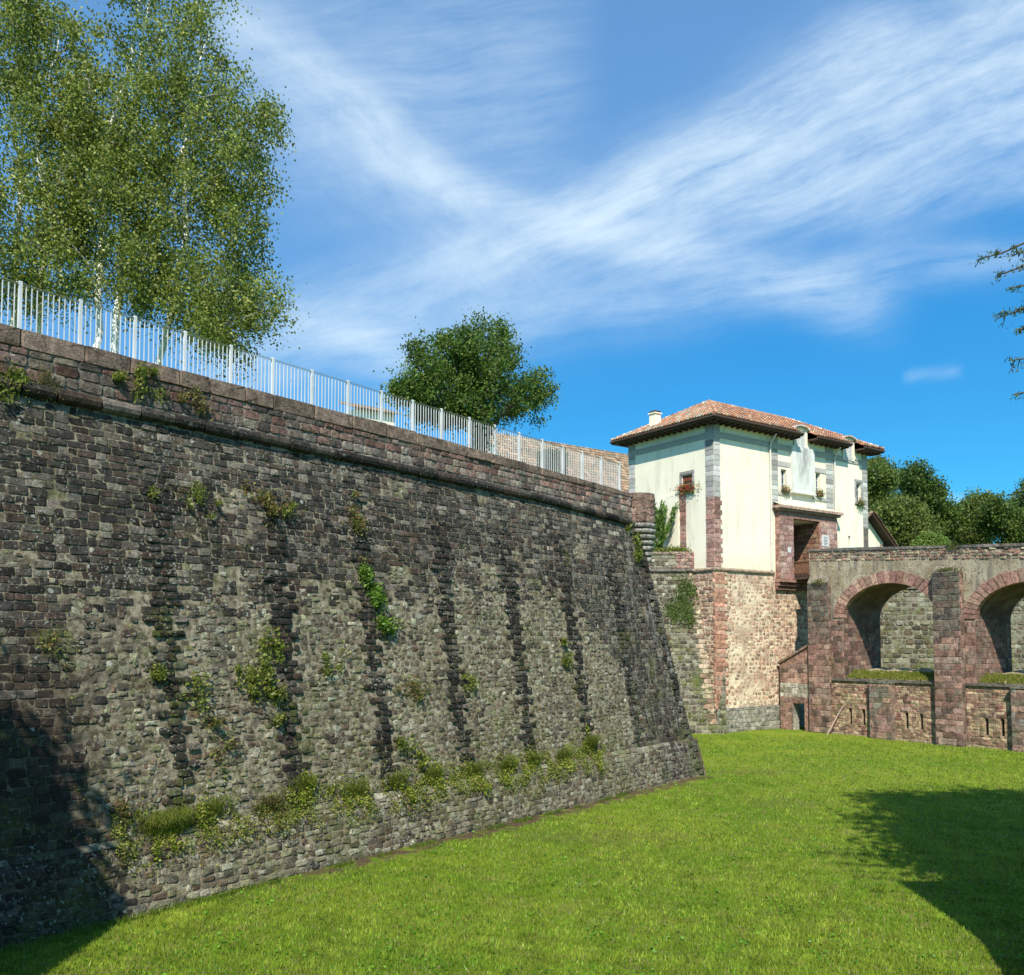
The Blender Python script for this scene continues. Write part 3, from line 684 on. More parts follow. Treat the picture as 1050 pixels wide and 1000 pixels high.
def make_window(root, mf, u0, u1, v0, v1, surround=True, sh=None, dp=.24):
    w = MB()
    for (a, b, c, e) in ((u0, u0+.05, v0, v1), (u1-.05, u1, v0, v1), (u0, u1, v0, v0+.05), (u0, u1, v1-.05, v1)):
        w.mbox(mf, a, b, c, e, -dp+.02, -dp+.07)
    um = (u0+u1)/2; w.mbox(mf, um-.025, um+.025, v0+.05, v1-.05, -dp+.025, -dp+.065)
    for k in (1, 2): w.mbox(mf, u0+.05, u1-.05, v0+(v1-v0)*k/3-.015, v0+(v1-v0)*k/3+.015, -dp+.03, -dp+.055)
    wo = w.build('window', M_white, root)
    g = MB(); g.add(np.array([mf(u0, v0, -dp+.03), mf(u1, v0, -dp+.03), mf(u1, v1, -dp+.03), mf(u0, v1, -dp+.03)]), [(0, 1, 2, 3)]); g.build('pane', M_glass, wo)
    if surround:
        s = MB(); b = .16
        for (a, bb, c, e) in ((u0-b, u0, v0-.05, v1+.05), (u1, u1+b, v0-.05, v1+.05)): quoins(s, mf, a, bb, c, e, .32, GREY)
        lay(s, mf, np.array([[(u0+u1)/2, v1+.14, (u1-u0)/2+b, .09]]), pick(GREY, 1), (.035, .04), .08, .01, .97)
        s.mbox(mf, u0-b, u1+b, v0-.16, v0-.04, -.02, .10, (.36, .35, .33)); s.build('surround', M_grey, wo)
    return wo
def build_gatehouse():
    g = thing('gatehouse', 'two storey cream rendered gatehouse with hipped orange tile roof and grey corner stones', 'building', P0)
    E = 17.55; LL = 14.8; WW = 7.0
    # lower masonry
    mb = MB(); sheet(mb, Rf, 0, 14.8, -.3, 9.2, 60, 40, (.6, .5, .33), 0, .008); sheet(mb, Lf, 0, 3.0, -.3, 9.2, 10, 40, (.6, .5, .33), 0, .008)
    def fn(t):
        p = t.pos(); x, y, z = t.xyz(p); n = t.noise(p, 1.0, 4, .6); f = t.noise(p, 9, 4, .6)
        c = t.mix(t.rr(n, .38, .6), (.46, .35, .25), (.72, .61, .43))
        c = t.mix(t.rr(t.m('ADD', z, t.m('MULTIPLY', n, 1.5)), 2.6, 1.6), c, (.30, .29, .23))
        c = t.mix(t.m('MULTIPLY', t.rr(f, .5, .75), .3), c, (.36, .27, .18))
        return c, f
    mb.build('mortar', mat('yellow_mortar', fn, .95, .03, .1), g)
    mb = MB(); OCH = [(.42, .27, .18), (.50, .35, .24), (.34, .20, .14), (.46, .29, .21), (.30, .21, .15), (.56, .43, .30)]
    cl = courses(.95, 8.6, 1.35, 9.0, .23, .30, .3, .5, .035)
    # the middle of the wall shows wide pale joints between small stones
    mid = np.exp(-((cl[:, 0]-2.9+.10*(9-cl[:, 1]))/1.15)**2); cl[:, 2] *= 1-.34*mid; cl[:, 3] *= 1-.34*mid
    k = rng.random(len(cl)) > .25*mid; c = pick(OCH, len(cl)); c = c*(1+.25*mid[:, None])
    cl[:, :2] += rng.normal(0, .02, (len(cl), 2)); lay(mb, Rf, cl[k], c[k], (.002, .022), .5, .16, .85)
    cl = courses(0, 2.4, .0, 9.1, .24, .36, .2, .4, .03); lay(mb, Lf, cl, pick(OCH, len(cl))*.85, (.01, .05), .45, .08, .84)
    pl = frame(P0+NR*.12, RV, NR, 0.0); sheet(mb, pl, -.1, 6.0, -.3, 1.35, 20, 6, (.28, .27, .22)); mb.mbox(pl, -.1, 6.0, 1.3, 1.36, -.13, .0, (.3, .29, .24))
    cl = courses(-.1, 6.0, 0, 1.3, .24, .4, .2, .4, .03); lay(mb, pl, cl, pick([(.25, .24, .20), (.32, .29, .23), (.20, .19, .15)], len(cl)), (.005, .03), .4, .08, .85)
    mb.build('base_wall', M_far, g)
    mb = MB(); RED = [(.42, .225, .15), (.47, .27, .185), (.34, .18, .125), (.46, .31, .22)]
    quoins(mb, Rf, 0, .78, 1.35, 9.05, .26, RED, .18, 1, .05); quoins(mb, Lf, 0, .12, .1, 9.05, .26, RED, 0, 1, .05)
    mb.build('base_quoin', M_pinks, g)
    # string course at the foot of the render
    mb = MB(); mb.tube([Lf(2.4, 9.2, .03), Lf(0, 9.2, .03)], .11, 8, (.36, .27, .19)); mb.tube([Rf(-.1, 9.2, .03), Rf(5.1, 9.2, .03)], .11, 8, (.36, .27, .19)); mb.build('string_course', M_far, g)
    # rendered walls
    wins = [(5.92, 6.45, 14.25, 15.55, .26), (9.32, 9.78, 14.4, 15.7, .26), (13.55, 14.12, 14.25, 15.5, .26)]
    door = (6.6, 9.2, 9.15, 12.55, 3.6)
    slit = (12.62, 12.86, 11.3, 11.95, .3)
    mb = MB(); face_holes(mb, Rf, 0, LL, 9.2, E, wins+[door, slit], (.8, .8, .7))
    lw = (1.63, 2.47, 14.1, 14.85, .26); face_holes(mb, Lf, 0, WW, 9.2, E, [lw], (.8, .8, .7))
    bk = frame(P0+RV*LL, LV, RV); face_holes(mb, bk, 0, WW, 0, E, [], (.8, .8, .7)); bk2 = frame(P0+LV*WW, RV, LV); face_holes(mb, bk2, 0, LL, 8, E, [], (.8, .8, .7))
    mb.build('wall', M_plaster, g)
    mb = MB(); mb.add(np.array([Rf(6.6, 9.15, -3.6), Rf(9.2, 9.15, -3.6), Rf(9.2, 12.55, -3.6), Rf(6.6, 12.55, -3.6)]), [(0, 1, 2, 3)]); mb.build('passage_back', M_dark, g)
    # passage lining of pink stone inside the reveal
    mb = MB()
    q = frame(P0+RV*9.17, -NR, -RV); cl = courses(-.3, 3.5, 9.15, 12.5, .3, .5, .1, .3, .02); lay(mb, q, cl, pick([(.30, .14, .09), (.22, .11, .07), (.26, .16, .10)], len(cl)), (.01, .03), .2, .04, .9)
    mb.add(np.array([Rf(6.6, 9.17, .3), Rf(9.2, 9.17, .3), Rf(9.2, 9.17, -3.5), Rf(6.6, 9.17, -3.5)]), [(0, 1, 2, 3)], (.2, .16, .12))
    mb.build('passage_wall', M_pinks, g)
    for w in wins: make_window(g, Rf, *w[:4], surround=(w[0] > 12))
    # small side window with open red shutter
    wo = make_window(g, Lf, *lw[:4], surround=True)
    s = MB(); s.mbox(Lf, 1.66, 2.44, 14.5, 14.82, -.12, -.08, (.2, .05, .03)); s.build('shutter', M_redwood, wo)
    # grey stone bands and corner stones
    for nm, (f_, a, b) in dict(r=(Rf, .0, LL), l=(Lf, .0, WW)).items():
        mb = MB(); mb.mbox(f_, a-.03, b, 16.72, 16.98, -.01, .05, (.38, .365, .33)); mb.mbox(f_, a-.05, b, 16.98, 17.06, -.01, .09, (.42, .40, .37)); mb.build('frieze', M_grey, g)
    mb = MB(); quoins(mb, Rf, 0, .50, 13.3, 16.7, .30, GREY); quoins(mb, Lf, 0, .60, 13.3, 16.7, .30, GREY); mb.build('upper_quoin', M_grey, g); mb = MB(); mb.mbox(Rf, 0, .5, 17.08, E, 0, .04, (.34, .33, .31)); mb.mbox(Lf, 0, .6, 17.08, E, 0, .04, (.34, .33, .31)); mb.build('frieze_block', M_grey, g)
    mb = MB(); PK = [(.34, .19, .15), (.27, .15, .12), (.38, .24, .19)]
    quoins(mb, Rf, 0, .50, 9.35, 13.3, .27, PK, .14, 1); quoins(mb, Lf, 0, .60, 9.35, 13.3, .27, PK, 0, 1); mb.build('lower_quoin', M_pinks, g)
    mb = MB(); quoins(mb, Lf, 6.42, 7.0, 9.3, 16.7, .30, GREY); mb.build('upper_quoin', M_grey, g); mb = MB(); mb.mbox(Lf, 6.42, 7.0, 17.08, E, 0, .04, (.34, .33, .31)); mb.build('frieze_block', M_grey, g)
    mb = MB(); quoins(mb, Rf, 14.25, 14.8, 12.6, 16.7, .30, GREY); mb.build('upper_quoin', M_grey, g); mb = MB(); mb.mbox(Rf, 14.25, 14.8, 17.08, E, 0, .04, (.34, .33, .31)); mb.build('frieze_block', M_grey, g)
    mb = MB(); quoins(mb, Rf, 14.28, 14.78, 9.3, 12.6, .4, [(.17, .15, .13)]); mb.build('lower_quoin', M_grey, g)
    for (a, b) in ((5.07, 5.62), (10.35, 11.1)):
        mb = MB(); quoins(mb, Rf, a, b, 13.3, 16.7, .30, GREY, .0); mb.build('pilaster', M_grey, g); mb = MB(); mb.mbox(Rf, a, b, 17.08, E, 0, .04, (.34, .33, .31)); mb.build('frieze_block', M_grey, g)
    # grey dado between the quoins, above and beneath the windows
    mb = MB()
    for (a, b) in ((5.62, 6.75), (8.96, 10.35)): mb.mbox(Rf, a, b, 15.72, 16.02, 0, .035, (.44, .42, .38)); mb.mbox(Rf, a, b, 13.95, 14.12, 0, .06, (.44, .42, .38))
    mb.build('window_band', M_grey, g)
    # vertical toothed strip on the side wall, end of a former lean-to
    mb = MB(); quoins(mb, Lf, 2.15, 2.62, 10.3, 13.75, .27, PK, .3, 1); quoins(mb, Lf, 1.55, 2.2, 9.35, 10.3, .24, PK, .3, 1); mb.build('toothed_strip', M_pinks, g)
    mb = MB()
    V = [Lf(u, v, .14) for u, v in ((2.65, 9.4), (5.5, 9.4), (5.5, 12.6), (4.6, 13.45), (3.8, 13.75), (2.65, 13.85))]
    V += [Lf(u, v, -.01) for u, v in ((2.65, 9.4), (5.5, 9.4), (5.5, 12.6), (4.6, 13.45), (3.8, 13.75), (2.65, 13.85))]
    mb.add(V, [(0, 1, 2, 3, 4, 5)]+[(i, (i+1) % 6, 6+(i+1) % 6, 6+i) for i in range(6)], (.8, .8, .7)); mb.build('rendered_buttress', M_plaster, g)
    # portal
    po = MB(); d = .34
    for (a, b) in ((5.3, 6.6), (9.2, 10.95)):
        po.mbox(Rf, a, b, 8.85, 12.62, .0, d, (.25, .14, .11))
    po.mbox(Rf, 5.3, 10.95, 12.55, 12.95, .0, d+.002, (.25, .14, .11))
    pf = frame(P0+NR*d, RV, NR)
    for (a, b) in ((5.3, 6.6), (9.2, 10.95)):
        cl = courses(a, b, 8.85, 12.55, .33, .62, .08, .25, .014); lay(po, pf, cl, pick([(.36, .23, .19), (.30, .18, .145), (.42, .29, .24), (.27, .16, .13)], len(cl)), (.012, .022), .08, .02, .95)
    pside = frame(P0+RV*9.2, -NR, -RV); cl = courses(-.33, 0, 9.2, 12.5, .33, .4, .08, .2, .014); lay(po, pside, cl, pick(PK, len(cl)), (.01, .02), .08, .02, .95)
    pl2 = frame(P0+RV*5.3, -NR, -RV); cl = courses(-.33, 0, 8.9, 12.5, .33, .4, .08, .2, .014); lay(po, pl2, cl, pick(PK, len(cl)), (.01, .02), .08, .02, .95)
    p = po.build('portal', M_pinks, g)
    mb = MB(); mb.mbox(Rf, 5.12, 11.13, 12.95, 13.08, 0, d+.16, (.30, .19, .15)); mb.mbox(Rf, 5.02, 11.22, 13.08, 13.24, 0, d+.30, (.36, .25, .19))
    a = [Rf(u, v, dd) for u, v, dd in ((5.02, 13.24, d+.30), (11.22, 13.24, d+.30), (11.1, 13.5, .0), (5.1, 13.5, .0))]; mb.add(np.array(a), [(0, 1, 2, 3)], (.60, .50, .36)); mb.build('cornice', M_pinks, p)
    mb = MB()
    for zz, dd, c in ((8.84, .40, (.30, .17, .13)), (8.62, .26, (.26, .14, .11)), (8.40, .14, (.22, .12, .10))): mb.mbox(Rf, 5.2, 10.9, zz-.18, zz, -.02, dd+.05, c)
    mb.build('sill_corbel', M_pinks, p)
    # big worn panel between the upper windows
    mb = MB(); mb.mbox(Rf, 6.78, 8.95, 14.25, 17.05, .0, .22, (.62, .61, .55)); mb.mbox(Rf, 6.74, 8.99, 14.16, 14.25, 0, .28, (.36, .34, .3))
    def fp(t):
        p_ = t.pos(); x, y, z = t.xyz(p_); n = t.noise(t.vm('MULTIPLY', p_, (2.5, 2.5, .35)), 1.4, 6, .65); n2 = t.noise(p_, 2.2, 4, .6)
        c = t.mix(t.rr(n2, .3, .7), (.62, .61, .54), (.70, .70, .64))
        xm = t.m('SUBTRACT', 1.0, t.m('MULTIPLY', t.m('ABSOLUTE', t.m('SUBTRACT', x, 17.95)), 1.25))
        m_ = t.m('MULTIPLY', t.rr(n, .42, .60), t.m('MULTIPLY', t.rr(xm, .1, .7), t.rr(z, 14.3, 16.3)))
        return t.mix(t.m('MULTIPLY', m_, .75), c, (.20, .20, .20)), n2
    mb.build('coat_of_arms_panel', mat('worn_panel', fp, .9, .03, .2), g)
    mb = MB(); mb.mbox(pf, 9.36, 10.0, 11.05, 11.75, .0, .045, (.8, .8, .76)); sg = mb.build('sign', M_white, g)
    mb = MB()
    for k, (z, w_) in enumerate(((11.62, .4), (11.52, .3), (11.42, .44), (11.33, .36), (11.24, .42), (11.15, .26))): mb.mbox(pf, 9.68-w_/2, 9.68+w_/2, z-.018, z+.018, .045, .049, (.05, .05, .05))
    mb.build('lettering', M_wood, sg)
    for (u_, z_) in ((5.9, 11.9), (6.25, 10.6), (5.7, 10.3)):
        pass
    mb = MB(); mb.mbox(pf, 6.0, 6.28, 10.45, 10.75, .0, .04, (.7, .68, .62)); mb.build('notice', M_white, g)
    # downpipes
    for (u, z0) in ((4.86, 9.35), (11.05+.13, 9.35)):
        mb = MB(); mb.tube([Rf(u, z0, .09), Rf(u, 16.8, .09), Rf(u, 17.0, .16), Rf(u, 17.45, .55)], .055, 8)
        for z in (11, 13, 15, 16.6): mb.tube([Rf(u, z, .09), Rf(u, z+.05, .09)], .07, 8)
        mb.build('downpipe', M_zinc, g, smooth=False)
    # eaves and roof
    ov = .78; ez = E+.0
    c00 = P0-RV*ov-LV*ov; c10 = P0+RV*(LL+ov)-LV*ov; c11 = P0+RV*(LL+ov)+LV*(WW+ov); c01 = P0-RV*ov+LV*(WW+ov)
    up = lambda p, z: np.array([p[0], p[1], z])
    half = WW/2+ov; rz = ez+.22+2.25
    r0 = up(P0-RV*ov+RV*half+LV*WW/2, rz); r1 = up(P0+RV*(LL+ov-half)+LV*WW/2, rz)
    DG = [(7.08, 8.46), (12.03, 13.36)]; segs = [(-ov, DG[0][0]), (DG[0][1], DG[1][0]), (DG[1][1], LL+ov)]
    mb = MB(); mb.mbox(Rf, -ov, LL+ov, ez, ez+.10, -WW-ov, -.01)
    for (a, b) in segs: mb.mbox(Rf, a, b, ez, ez+.10, -.01, ov)
    for k in [k for k in range(33) if not any(a-.1 < -.46+k*.49 < b+.1 for a, b in DG)]: mb.mbox(Rf, -.5+k*.49, -.42+k*.49, ez-.12, ez, -.02, ov-.08, (.06, .04, .03))
    for k in range(17): mb.mbox(Lf, -.4+k*.47, -.32+k*.47, ez-.12, ez, -.02, ov-.08, (.06, .04, .03))
    mb.build('eaves', M_wood, g)
    mb = MB()
    mb.tube([up(c01+NL*.05, ez+.13), up(c00+NL*.05+NR*.05, ez+.13), Rf(segs[0][1], ez+.13, ov+.05)], .07, 8, (.12, .09, .07)); mb.build('gutter', M_wood, g)
    mb = MB(); mb.tube([Rf(segs[1][0], ez+.13, ov+.05), Rf(segs[1][1], ez+.13, ov+.05)], .07, 8); mb.build('gutter', M_wood, g)
    mb = MB(); mb.tube([Rf(segs[2][0], ez+.13, ov+.05), up(c10+NR*.05, ez+.13), up(c11, ez+.13)], .07, 8); mb.build('gutter', M_wood, g)
    z1 = ez+.22; pal = TILES
    mb = MB(); E4 = [up(p, z1) for p in (c00, c10, c11, c01)]
    tile_slope(mb, E4[0], E4[1], r1, r0, pal=pal, gaps=[(a+ov, b+ov) for a, b in DG], gv=1.1); tile_slope(mb, E4[3], E4[0], r0, r0, pal=[(.42, .33, .23), (.52, .30, .18), (.36, .25, .17), (.50, .20, .10), (.45, .38, .28)])
    tile_slope(mb, E4[1], E4[2], r1, r1, pal=pal); tile_slope(mb, E4[2], E4[3], r0, r1, pal=pal)
    for a, b in ((E4[0], r0), (E4[1], r1), (r0, r1), (E4[3], r0), (E4[2], r1)):
        n = int(np.linalg.norm(b-a)/.4)
        for k in range(n):
            p, q = a+(b-a)*k/n, a+(b-a)*(k+1.1)/n; mb.tube([p+[0, 0, .05], q+[0, 0, .03]], [.13, .10], 7, pick([(.48, .28, .18), (.55, .40, .28), (.42, .2, .12)], 1)[0])
    roof = mb.build('roof', M_tile, g)
    mb = MB(); cp = P0+LV*5.0+RV*.35; mb.box((cp[0], cp[1], 18.45), .5, .5, 1.3, (.8, .78, .68), RV, LV); mb.box((cp[0], cp[1], 19.13), .62, .62, .07, (.4, .38, .34), RV, LV)
    ch = mb.build('chimney', M_plaster, roof)
    mb = MB(); mb.box((cp[0], cp[1], 19.26), .5, .5, .05, (.05, .05, .05), RV, LV)
    for a, b in ((-.2, -.2), (.2, -.2), (.2, .2), (-.2, .2)): mb.box(tuple(cp[:2]+RV[:2]*a+LV[:2]*b)+(19.2,), .06, .06, .1, (.05, .05, .05), RV, LV)
    mb.build('chimney_cap', M_wood, ch)
    # dormers breaking the eave
    for (a, b) in ((7.25, 8.2), (12.2, 13.1)):
        mb = MB(); z0, z2 = 16.85, 18.1; m_ = (a+b)/2
        mb.mbox(Rf, a-.12, a, z0, z2, -1.6, .12, (.8, .8, .7)); mb.mbox(Rf, b, b+.2, z0, z2, -1.6, .12, (.8, .8, .7)); 
        arc = [(m_+(b-a+.5)/2*math.cos(t_), z2+.24*math.sin(t_)) for t_ in np.linspace(math.pi, 0, 9)]
        V = [Rf(u, v, .12) for u, v in arc]; mb.poly(V, (.8, .8, .7))
        dm = mb.build('dormer', M_plaster, g)
        mb = MB(); arc2 = [(m_+(b-a+.6)/2*math.cos(t_), z2+.03+.32*math.sin(t_)) for t_ in np.linspace(math.pi, 0, 9)]
        for k in range(8):
            (u0, v0), (u1, v1) = arc2[k], arc2[k+1]
            P = [Rf(u0, v0, .3), Rf(u1, v1, .3), Rf(u1, v1, -2.4), Rf(u0, v0, -2.4), Rf(u0, v0-.08, .3), Rf(u1, v1-.08, .3), Rf(u1, v1-.08, -2.4), Rf(u0, v0-.08, -2.4)]
            mb.add(np.array(P), [(0, 1, 2, 3), (4, 7, 6, 5), (0, 4, 5, 1)], pick([(.55, .5, .45), (.5, .36, .27)], 1)[0])
        mb.build('dormer_roof', M_grey, dm)
        mb = MB(); mb.mbox(Rf, a, b, z0, z2+.02, -.06, -.02, (.03, .03, .03)); mb.build('pane', M_glass, dm)
        for (c, e) in ((a+.02, m_-.01), (m_+.01, b-.02)):
            mb = MB(); mb.mbox(Rf, c, e, z0+.03, z2-.03, .04, .08)
            for k in range(14): mb.mbox(Rf, c+.05, e-.05, z0+.1+k*.085, z0+.13+k*.085, .08, .095)
            mb.build('shutter', M_white, dm)
    # flower boxes on the sills, each a thing
    def fbox(mf, u, v, w_, label, pal, n=220, hang=.35):
        o = mf(u, v, .12); th = thing('flower_box', label, 'flower box', o, group='flower boxes on the gatehouse windows')
        mb = MB(); mb.mbox(mf, u-w_/2, u+w_/2, v-.08, v+.08, .02, .2, (.2, .1, .06)); mb.build('planter', M_wood, th)
        mb = MB(); P = mf(u+rng.normal(0, w_*.36, n), v+.12+np.abs(rng.normal(0, .12, n))-hang*rng.random(n)**2, .14+rng.normal(0, .08, n)); leaf_quads(mb, P, .055, [(.06, .12, .02), (.10, .17, .03), (.13, .16, .05)]); mb.build('foliage', M_leaf, th)
        mb = MB(); n2 = n//2; P = mf(u+rng.normal(0, w_*.34, n2), v+.15+rng.normal(0, .12, n2)-hang*.6*rng.random(n2)**2, .2+rng.normal(0, .06, n2)); leaf_quads(mb, P, .05, pal); mb.build('blossoms', M_leaf, th)
    fbox(Lf, 2.0, 14.0, 1.1, 'flower box with red geraniums on the small side window sill of the gatehouse', [(.55, .06, .03), (.50, .12, .05), (.40, .05, .04)], 420, .5)
    fbox(Rf, 6.2, 14.2, .6, 'small flower box under the narrow window left of the worn stone panel', [(.35, .12, .08), (.3, .25, .1)], 160)
    fbox(Rf, 9.55, 14.3, .55, 'small flower box under the narrow window right of the worn stone panel', [(.45, .35, .12), (.3, .1, .06)], 160)
    fbox(Rf, 13.85, 14.15, .6, 'green trailing flower box below the far right gatehouse window', [(.35, .12, .08), (.2, .25, .1)], 180, .6)
build_gatehouse()

# ------------------------------------------------------------------ bridge
def build_bridge():
    root = thing('stone_bridge', 'reddish stone bridge with round arches and pilasters crossing the moat to the gatehouse', 'bridge', H0)
    W = 3.5; A1 = (7.28, 2.68, 6.42, 1.80); A2 = (14.60, 2.68, 6.20, 1.72)
    M1 = 24.0
    ctop = lambda m: 10.43-(m-2.4)*.062
    def inarch(m, z, g=0.0):
        r = np.zeros(np.shape(m), bool)
        for (c, a, s, h) in (A1, A2):
            q = ((m-c)/(a+g))**2+(np.clip(z-s, 0, 99)/(h+g))**2
            r |= (q < 1)
        return r
    def edgez(m):
        for (c, a, s, h) in (A1, A2):
            if abs(m-c) < a: return s+h*math.sqrt(max(0, 1-((m-c)/a)**2))
        return None
    # rendered spandrel faces, front and back
    mb = MB(); ms = sorted({2.42, M1, *[c+a*math.cos(t_) for (c, a, s, h) in (A1, A2) for t_ in np.linspace(0, math.pi, 29)], *np.linspace(2.42, M1, 40)})
    for dd in (0.0, -W):
        for i in range(len(ms)-1):
            m0, m1 = ms[i], ms[i+1]; mm = (m0+m1)/2; e = edgez(mm)
            if e is None: zs = (-.3, -.3)
            else: zs = (edgez(m0) or [A[2] for A in (A1, A2) if abs(mm-A[0]) < A[1]][0], edgez(m1) or [A[2] for A in (A1, A2) if abs(mm-A[0]) < A[1]][0])
            K = 6
            for k in range(K):
                f0, f1 = k/K, (k+1)/K
                P = [Bf(m0, zs[0]+(ctop(m0)-.1-zs[0])*f0, dd), Bf(m1, zs[1]+(ctop(m1)-.1-zs[1])*f0, dd), Bf(m1, zs[1]+(ctop(m1)-.1-zs[1])*f1, dd), Bf(m0, zs[0]+(ctop(m0)-.1-zs[0])*f1, dd)]
                mb.add(np.array(P), [(0, 1, 2, 3)], (.5, .5, .5))
    mb.add(np.array([Bf(2.42, -.3, 0), Bf(2.42, 10.3, 0), Bf(2.42, 10.3, -W), Bf(2.42, -.3, -W)]), [(0, 1, 2, 3)])
    mb.add(np.array([Bf(2.42, 9.25, -.1), Bf(M1, 9.0, -.1), Bf(M1, 9.0, -W+.1), Bf(2.42, 9.25, -W+.1)]), [(0, 1, 2, 3)])
    def fn(t):
        p = t.pos(); x, y, z = t.xyz(p); n = t.noise(p, 1.1, 5, .62); f = t.noise(p, 7, 5, .65); s = t.noise(t.vm('MULTIPLY', p, (2, 2, .35)), 1.3, 5, .6)
        c = t.mix(t.rr(n, .35, .65), (.34, .275, .18), (.50, .43, .31))
        c = t.mix(t.m('MULTIPLY', t.rr(s, .48, .64), .7), c, (.18, .165, .14))
        c = t.mix(t.rr(f, .54, .64, 0., .75), c, (.17, .12, .085))
        c = t.mix(t.m('MULTIPLY', t.rr(z, 6.6, 5.4), .85), c, (.27, .13, .10))
        return c, t.m('ADD', f, t.noise(p, 26, 4, .7))
    mb.build('spandrel_wall', mat('bridge_render', fn, .95, .06, .1), root)
    # band of small rubble under the coping
    mb = MB(); tf = lambda u, v, d=0.0: Bf(u, v-(np.asarray(u, float)-2.4)*.062, d)
    cl = courses(2.45, M1, 9.72, 10.28, .13, .24, .3, .5, .02); cl[:, :2] += rng.normal(0, .01, (len(cl), 2)); lay(mb, tf, cl, pick([(.28, .22, .16), (.38, .30, .2), (.20, .12, .09), (.16, .13, .1), (.30, .18, .13)], len(cl)), (.005, .05), .6, .15, .75)
    mb.build('rubble_band', M_bridge, root)
    mb = MB(); u = 2.36
    while u < M1:
        L = .8+rng.random()*.4; c = pick([(.15, .13, .11), (.20, .17, .14), (.12, .11, .10)], 1)[0]; mb.mbox(tf, u+.005, u+L-.005, 10.30, 10.44+rng.normal(0, .006), -.5, .07, c); u += L
    u = 2.36
    while u < M1: mb.mbox(tf, u+.005, u+.99, 10.30, 10.44, -W-.05, -W+.5, (.15, .13, .11)); u += 1
    mb.build('coping', M_bridge, root)
    # soffits and jambs
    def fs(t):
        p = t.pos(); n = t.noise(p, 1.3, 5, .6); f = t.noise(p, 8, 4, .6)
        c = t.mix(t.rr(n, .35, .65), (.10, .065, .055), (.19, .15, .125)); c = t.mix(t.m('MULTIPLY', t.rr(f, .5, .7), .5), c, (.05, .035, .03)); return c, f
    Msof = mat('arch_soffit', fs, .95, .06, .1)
    for A in (A1, A2):
        c, a, s, h = A; mb = MB(); pr = [(c-a, 2.9)]+[(c+a*math.cos(t_), s+h*math.sin(t_)) for t_ in np.linspace(math.pi, 0, 33)]+[(c+a, 2.9)]
        for i in range(len(pr)-1):
            (m0, z0), (m1, z1) = pr[i], pr[i+1]; mb.add(np.array([Bf(m0, z0, 0), Bf(m1, z1, 0), Bf(m1, z1, -W), Bf(m0, z0, -W)]), [(0, 1, 2, 3)])
        mb.build('arch_soffit', Msof, root)
        for (mm, U) in ((c-a, 1), (c+a, -1)):
            pass
        mb = MB(); n = 25; g = .62
        for k in range(n):
            t0, t1 = math.pi*(1-k/n)-.008, math.pi*(1-(k+1)/n)+.008
            P = []
            for d in (.05+rng.normal(0, .008), -.3):
                for t_, gg in ((t0, 0), (t1, 0), (t1, g+rng.normal(0, .02)), (t0, g+rng.normal(0, .02))):
                    P.append(Bf(c+(a+gg-.01)*math.cos(t_), s+(h+gg-.01)*math.sin(t_), d))
            mb.add(np.array(P), [(0, 1, 2, 3), (0, 4, 5, 1), (1, 5, 6, 2), (2, 6, 7, 3), (3, 7, 4, 0)], pick([(.32, .185, .14), (.27, .15, .115), (.37, .23, .17)], 1)[0])
        mb.build('arch_ring', M_pinks, root)
        # stones on the jamb facing away from the gatehouse
        mb = MB(); jf = frame(Bf(c-a, 0, 0), -NL, -LV); cl = courses(0, W, 3.0, s, .26, .42, .1, .3, .02); lay(mb, jf, cl, pick(PINK, len(cl))*.7, (.0, .02), .2, .05, .9); mb.build('jamb', M_bridge, root)
    # pilasters on the piers
    for (a, b, zt, d) in ((2.42, 3.80, 8.45, .22), (9.98, 11.38, 8.55, .38), (17.3, 18.7, 8.2, .38)):
        mb = MB(); f2 = frame(H0+NL*d, -LV, NL)
        mb.mbox(Bf, a, b, -.3, zt, .0, d, (.22, .15, .12))
        P = [Bf(a, zt, d), Bf(b, zt, d), Bf(b, zt+.35, 0), Bf(a, zt+.35, 0)]; mb.add(np.array(P), [(0, 1, 2, 3)], (.2, .17, .13))
        cl = courses(a, b, 0, zt, .31, .50, .12, .3, .022); c = pick(PINK, len(cl))
        hi = np.clip((cl[:, 1]+.5*bumpy(cl[:, 0]*3, cl[:, 1], 1, a)-5.0)/1.2, 0, 1)[:, None]; c = c*(1-hi)+pick([(.09, .08, .065), (.13, .115, .085), (.07, .062, .052), (.15, .11, .08)], len(cl))*hi
        lay(mb, f2, cl, c, (.005, .03), .18, .05, .92)
        s1 = frame(Bf(a, 0, d), -NL, LV); cl = courses(0, d, 0, zt, .31, .3, .1, .2, .02); lay(mb, s1, cl, pick(PINK, len(cl))*.8, (.005, .02), .2, .04, .92)
        s2 = frame(Bf(b, 0, 0), NL, -LV); cl = courses(0, d, 0, zt, .31, .3, .1, .2, .02); lay(mb, s2, cl, pick(PINK, len(cl))*.8, (.005, .02), .2, .04, .92)
        mb.build('pilaster', M_bridge, root)
    # pier face left of the first arch and left end of the pier
    for (a, b, z1) in ((3.8, 4.6, 6.3), (11.38, 11.9, 6.1)):
        mb = MB(); cl = courses(a, b, 3.0, z1, .3, .45, .1, .3, .02); lay(mb, Bf, cl, pick(PINK, len(cl)), (.0, .015), .2, .05, .92); mb.build('pier_stones', M_bridge, root)
    mb = MB()
    e = frame(Bf(2.42, 0, 0), -NL, LV); cl = courses(0, W, 0, 10.2, .31, .5, .1, .3, .02); lay(mb, e, cl, pick(PINK, len(cl))*.7, (.0, .02), .2, .05, .92)
    mb.build('pier_stones', M_bridge, root)
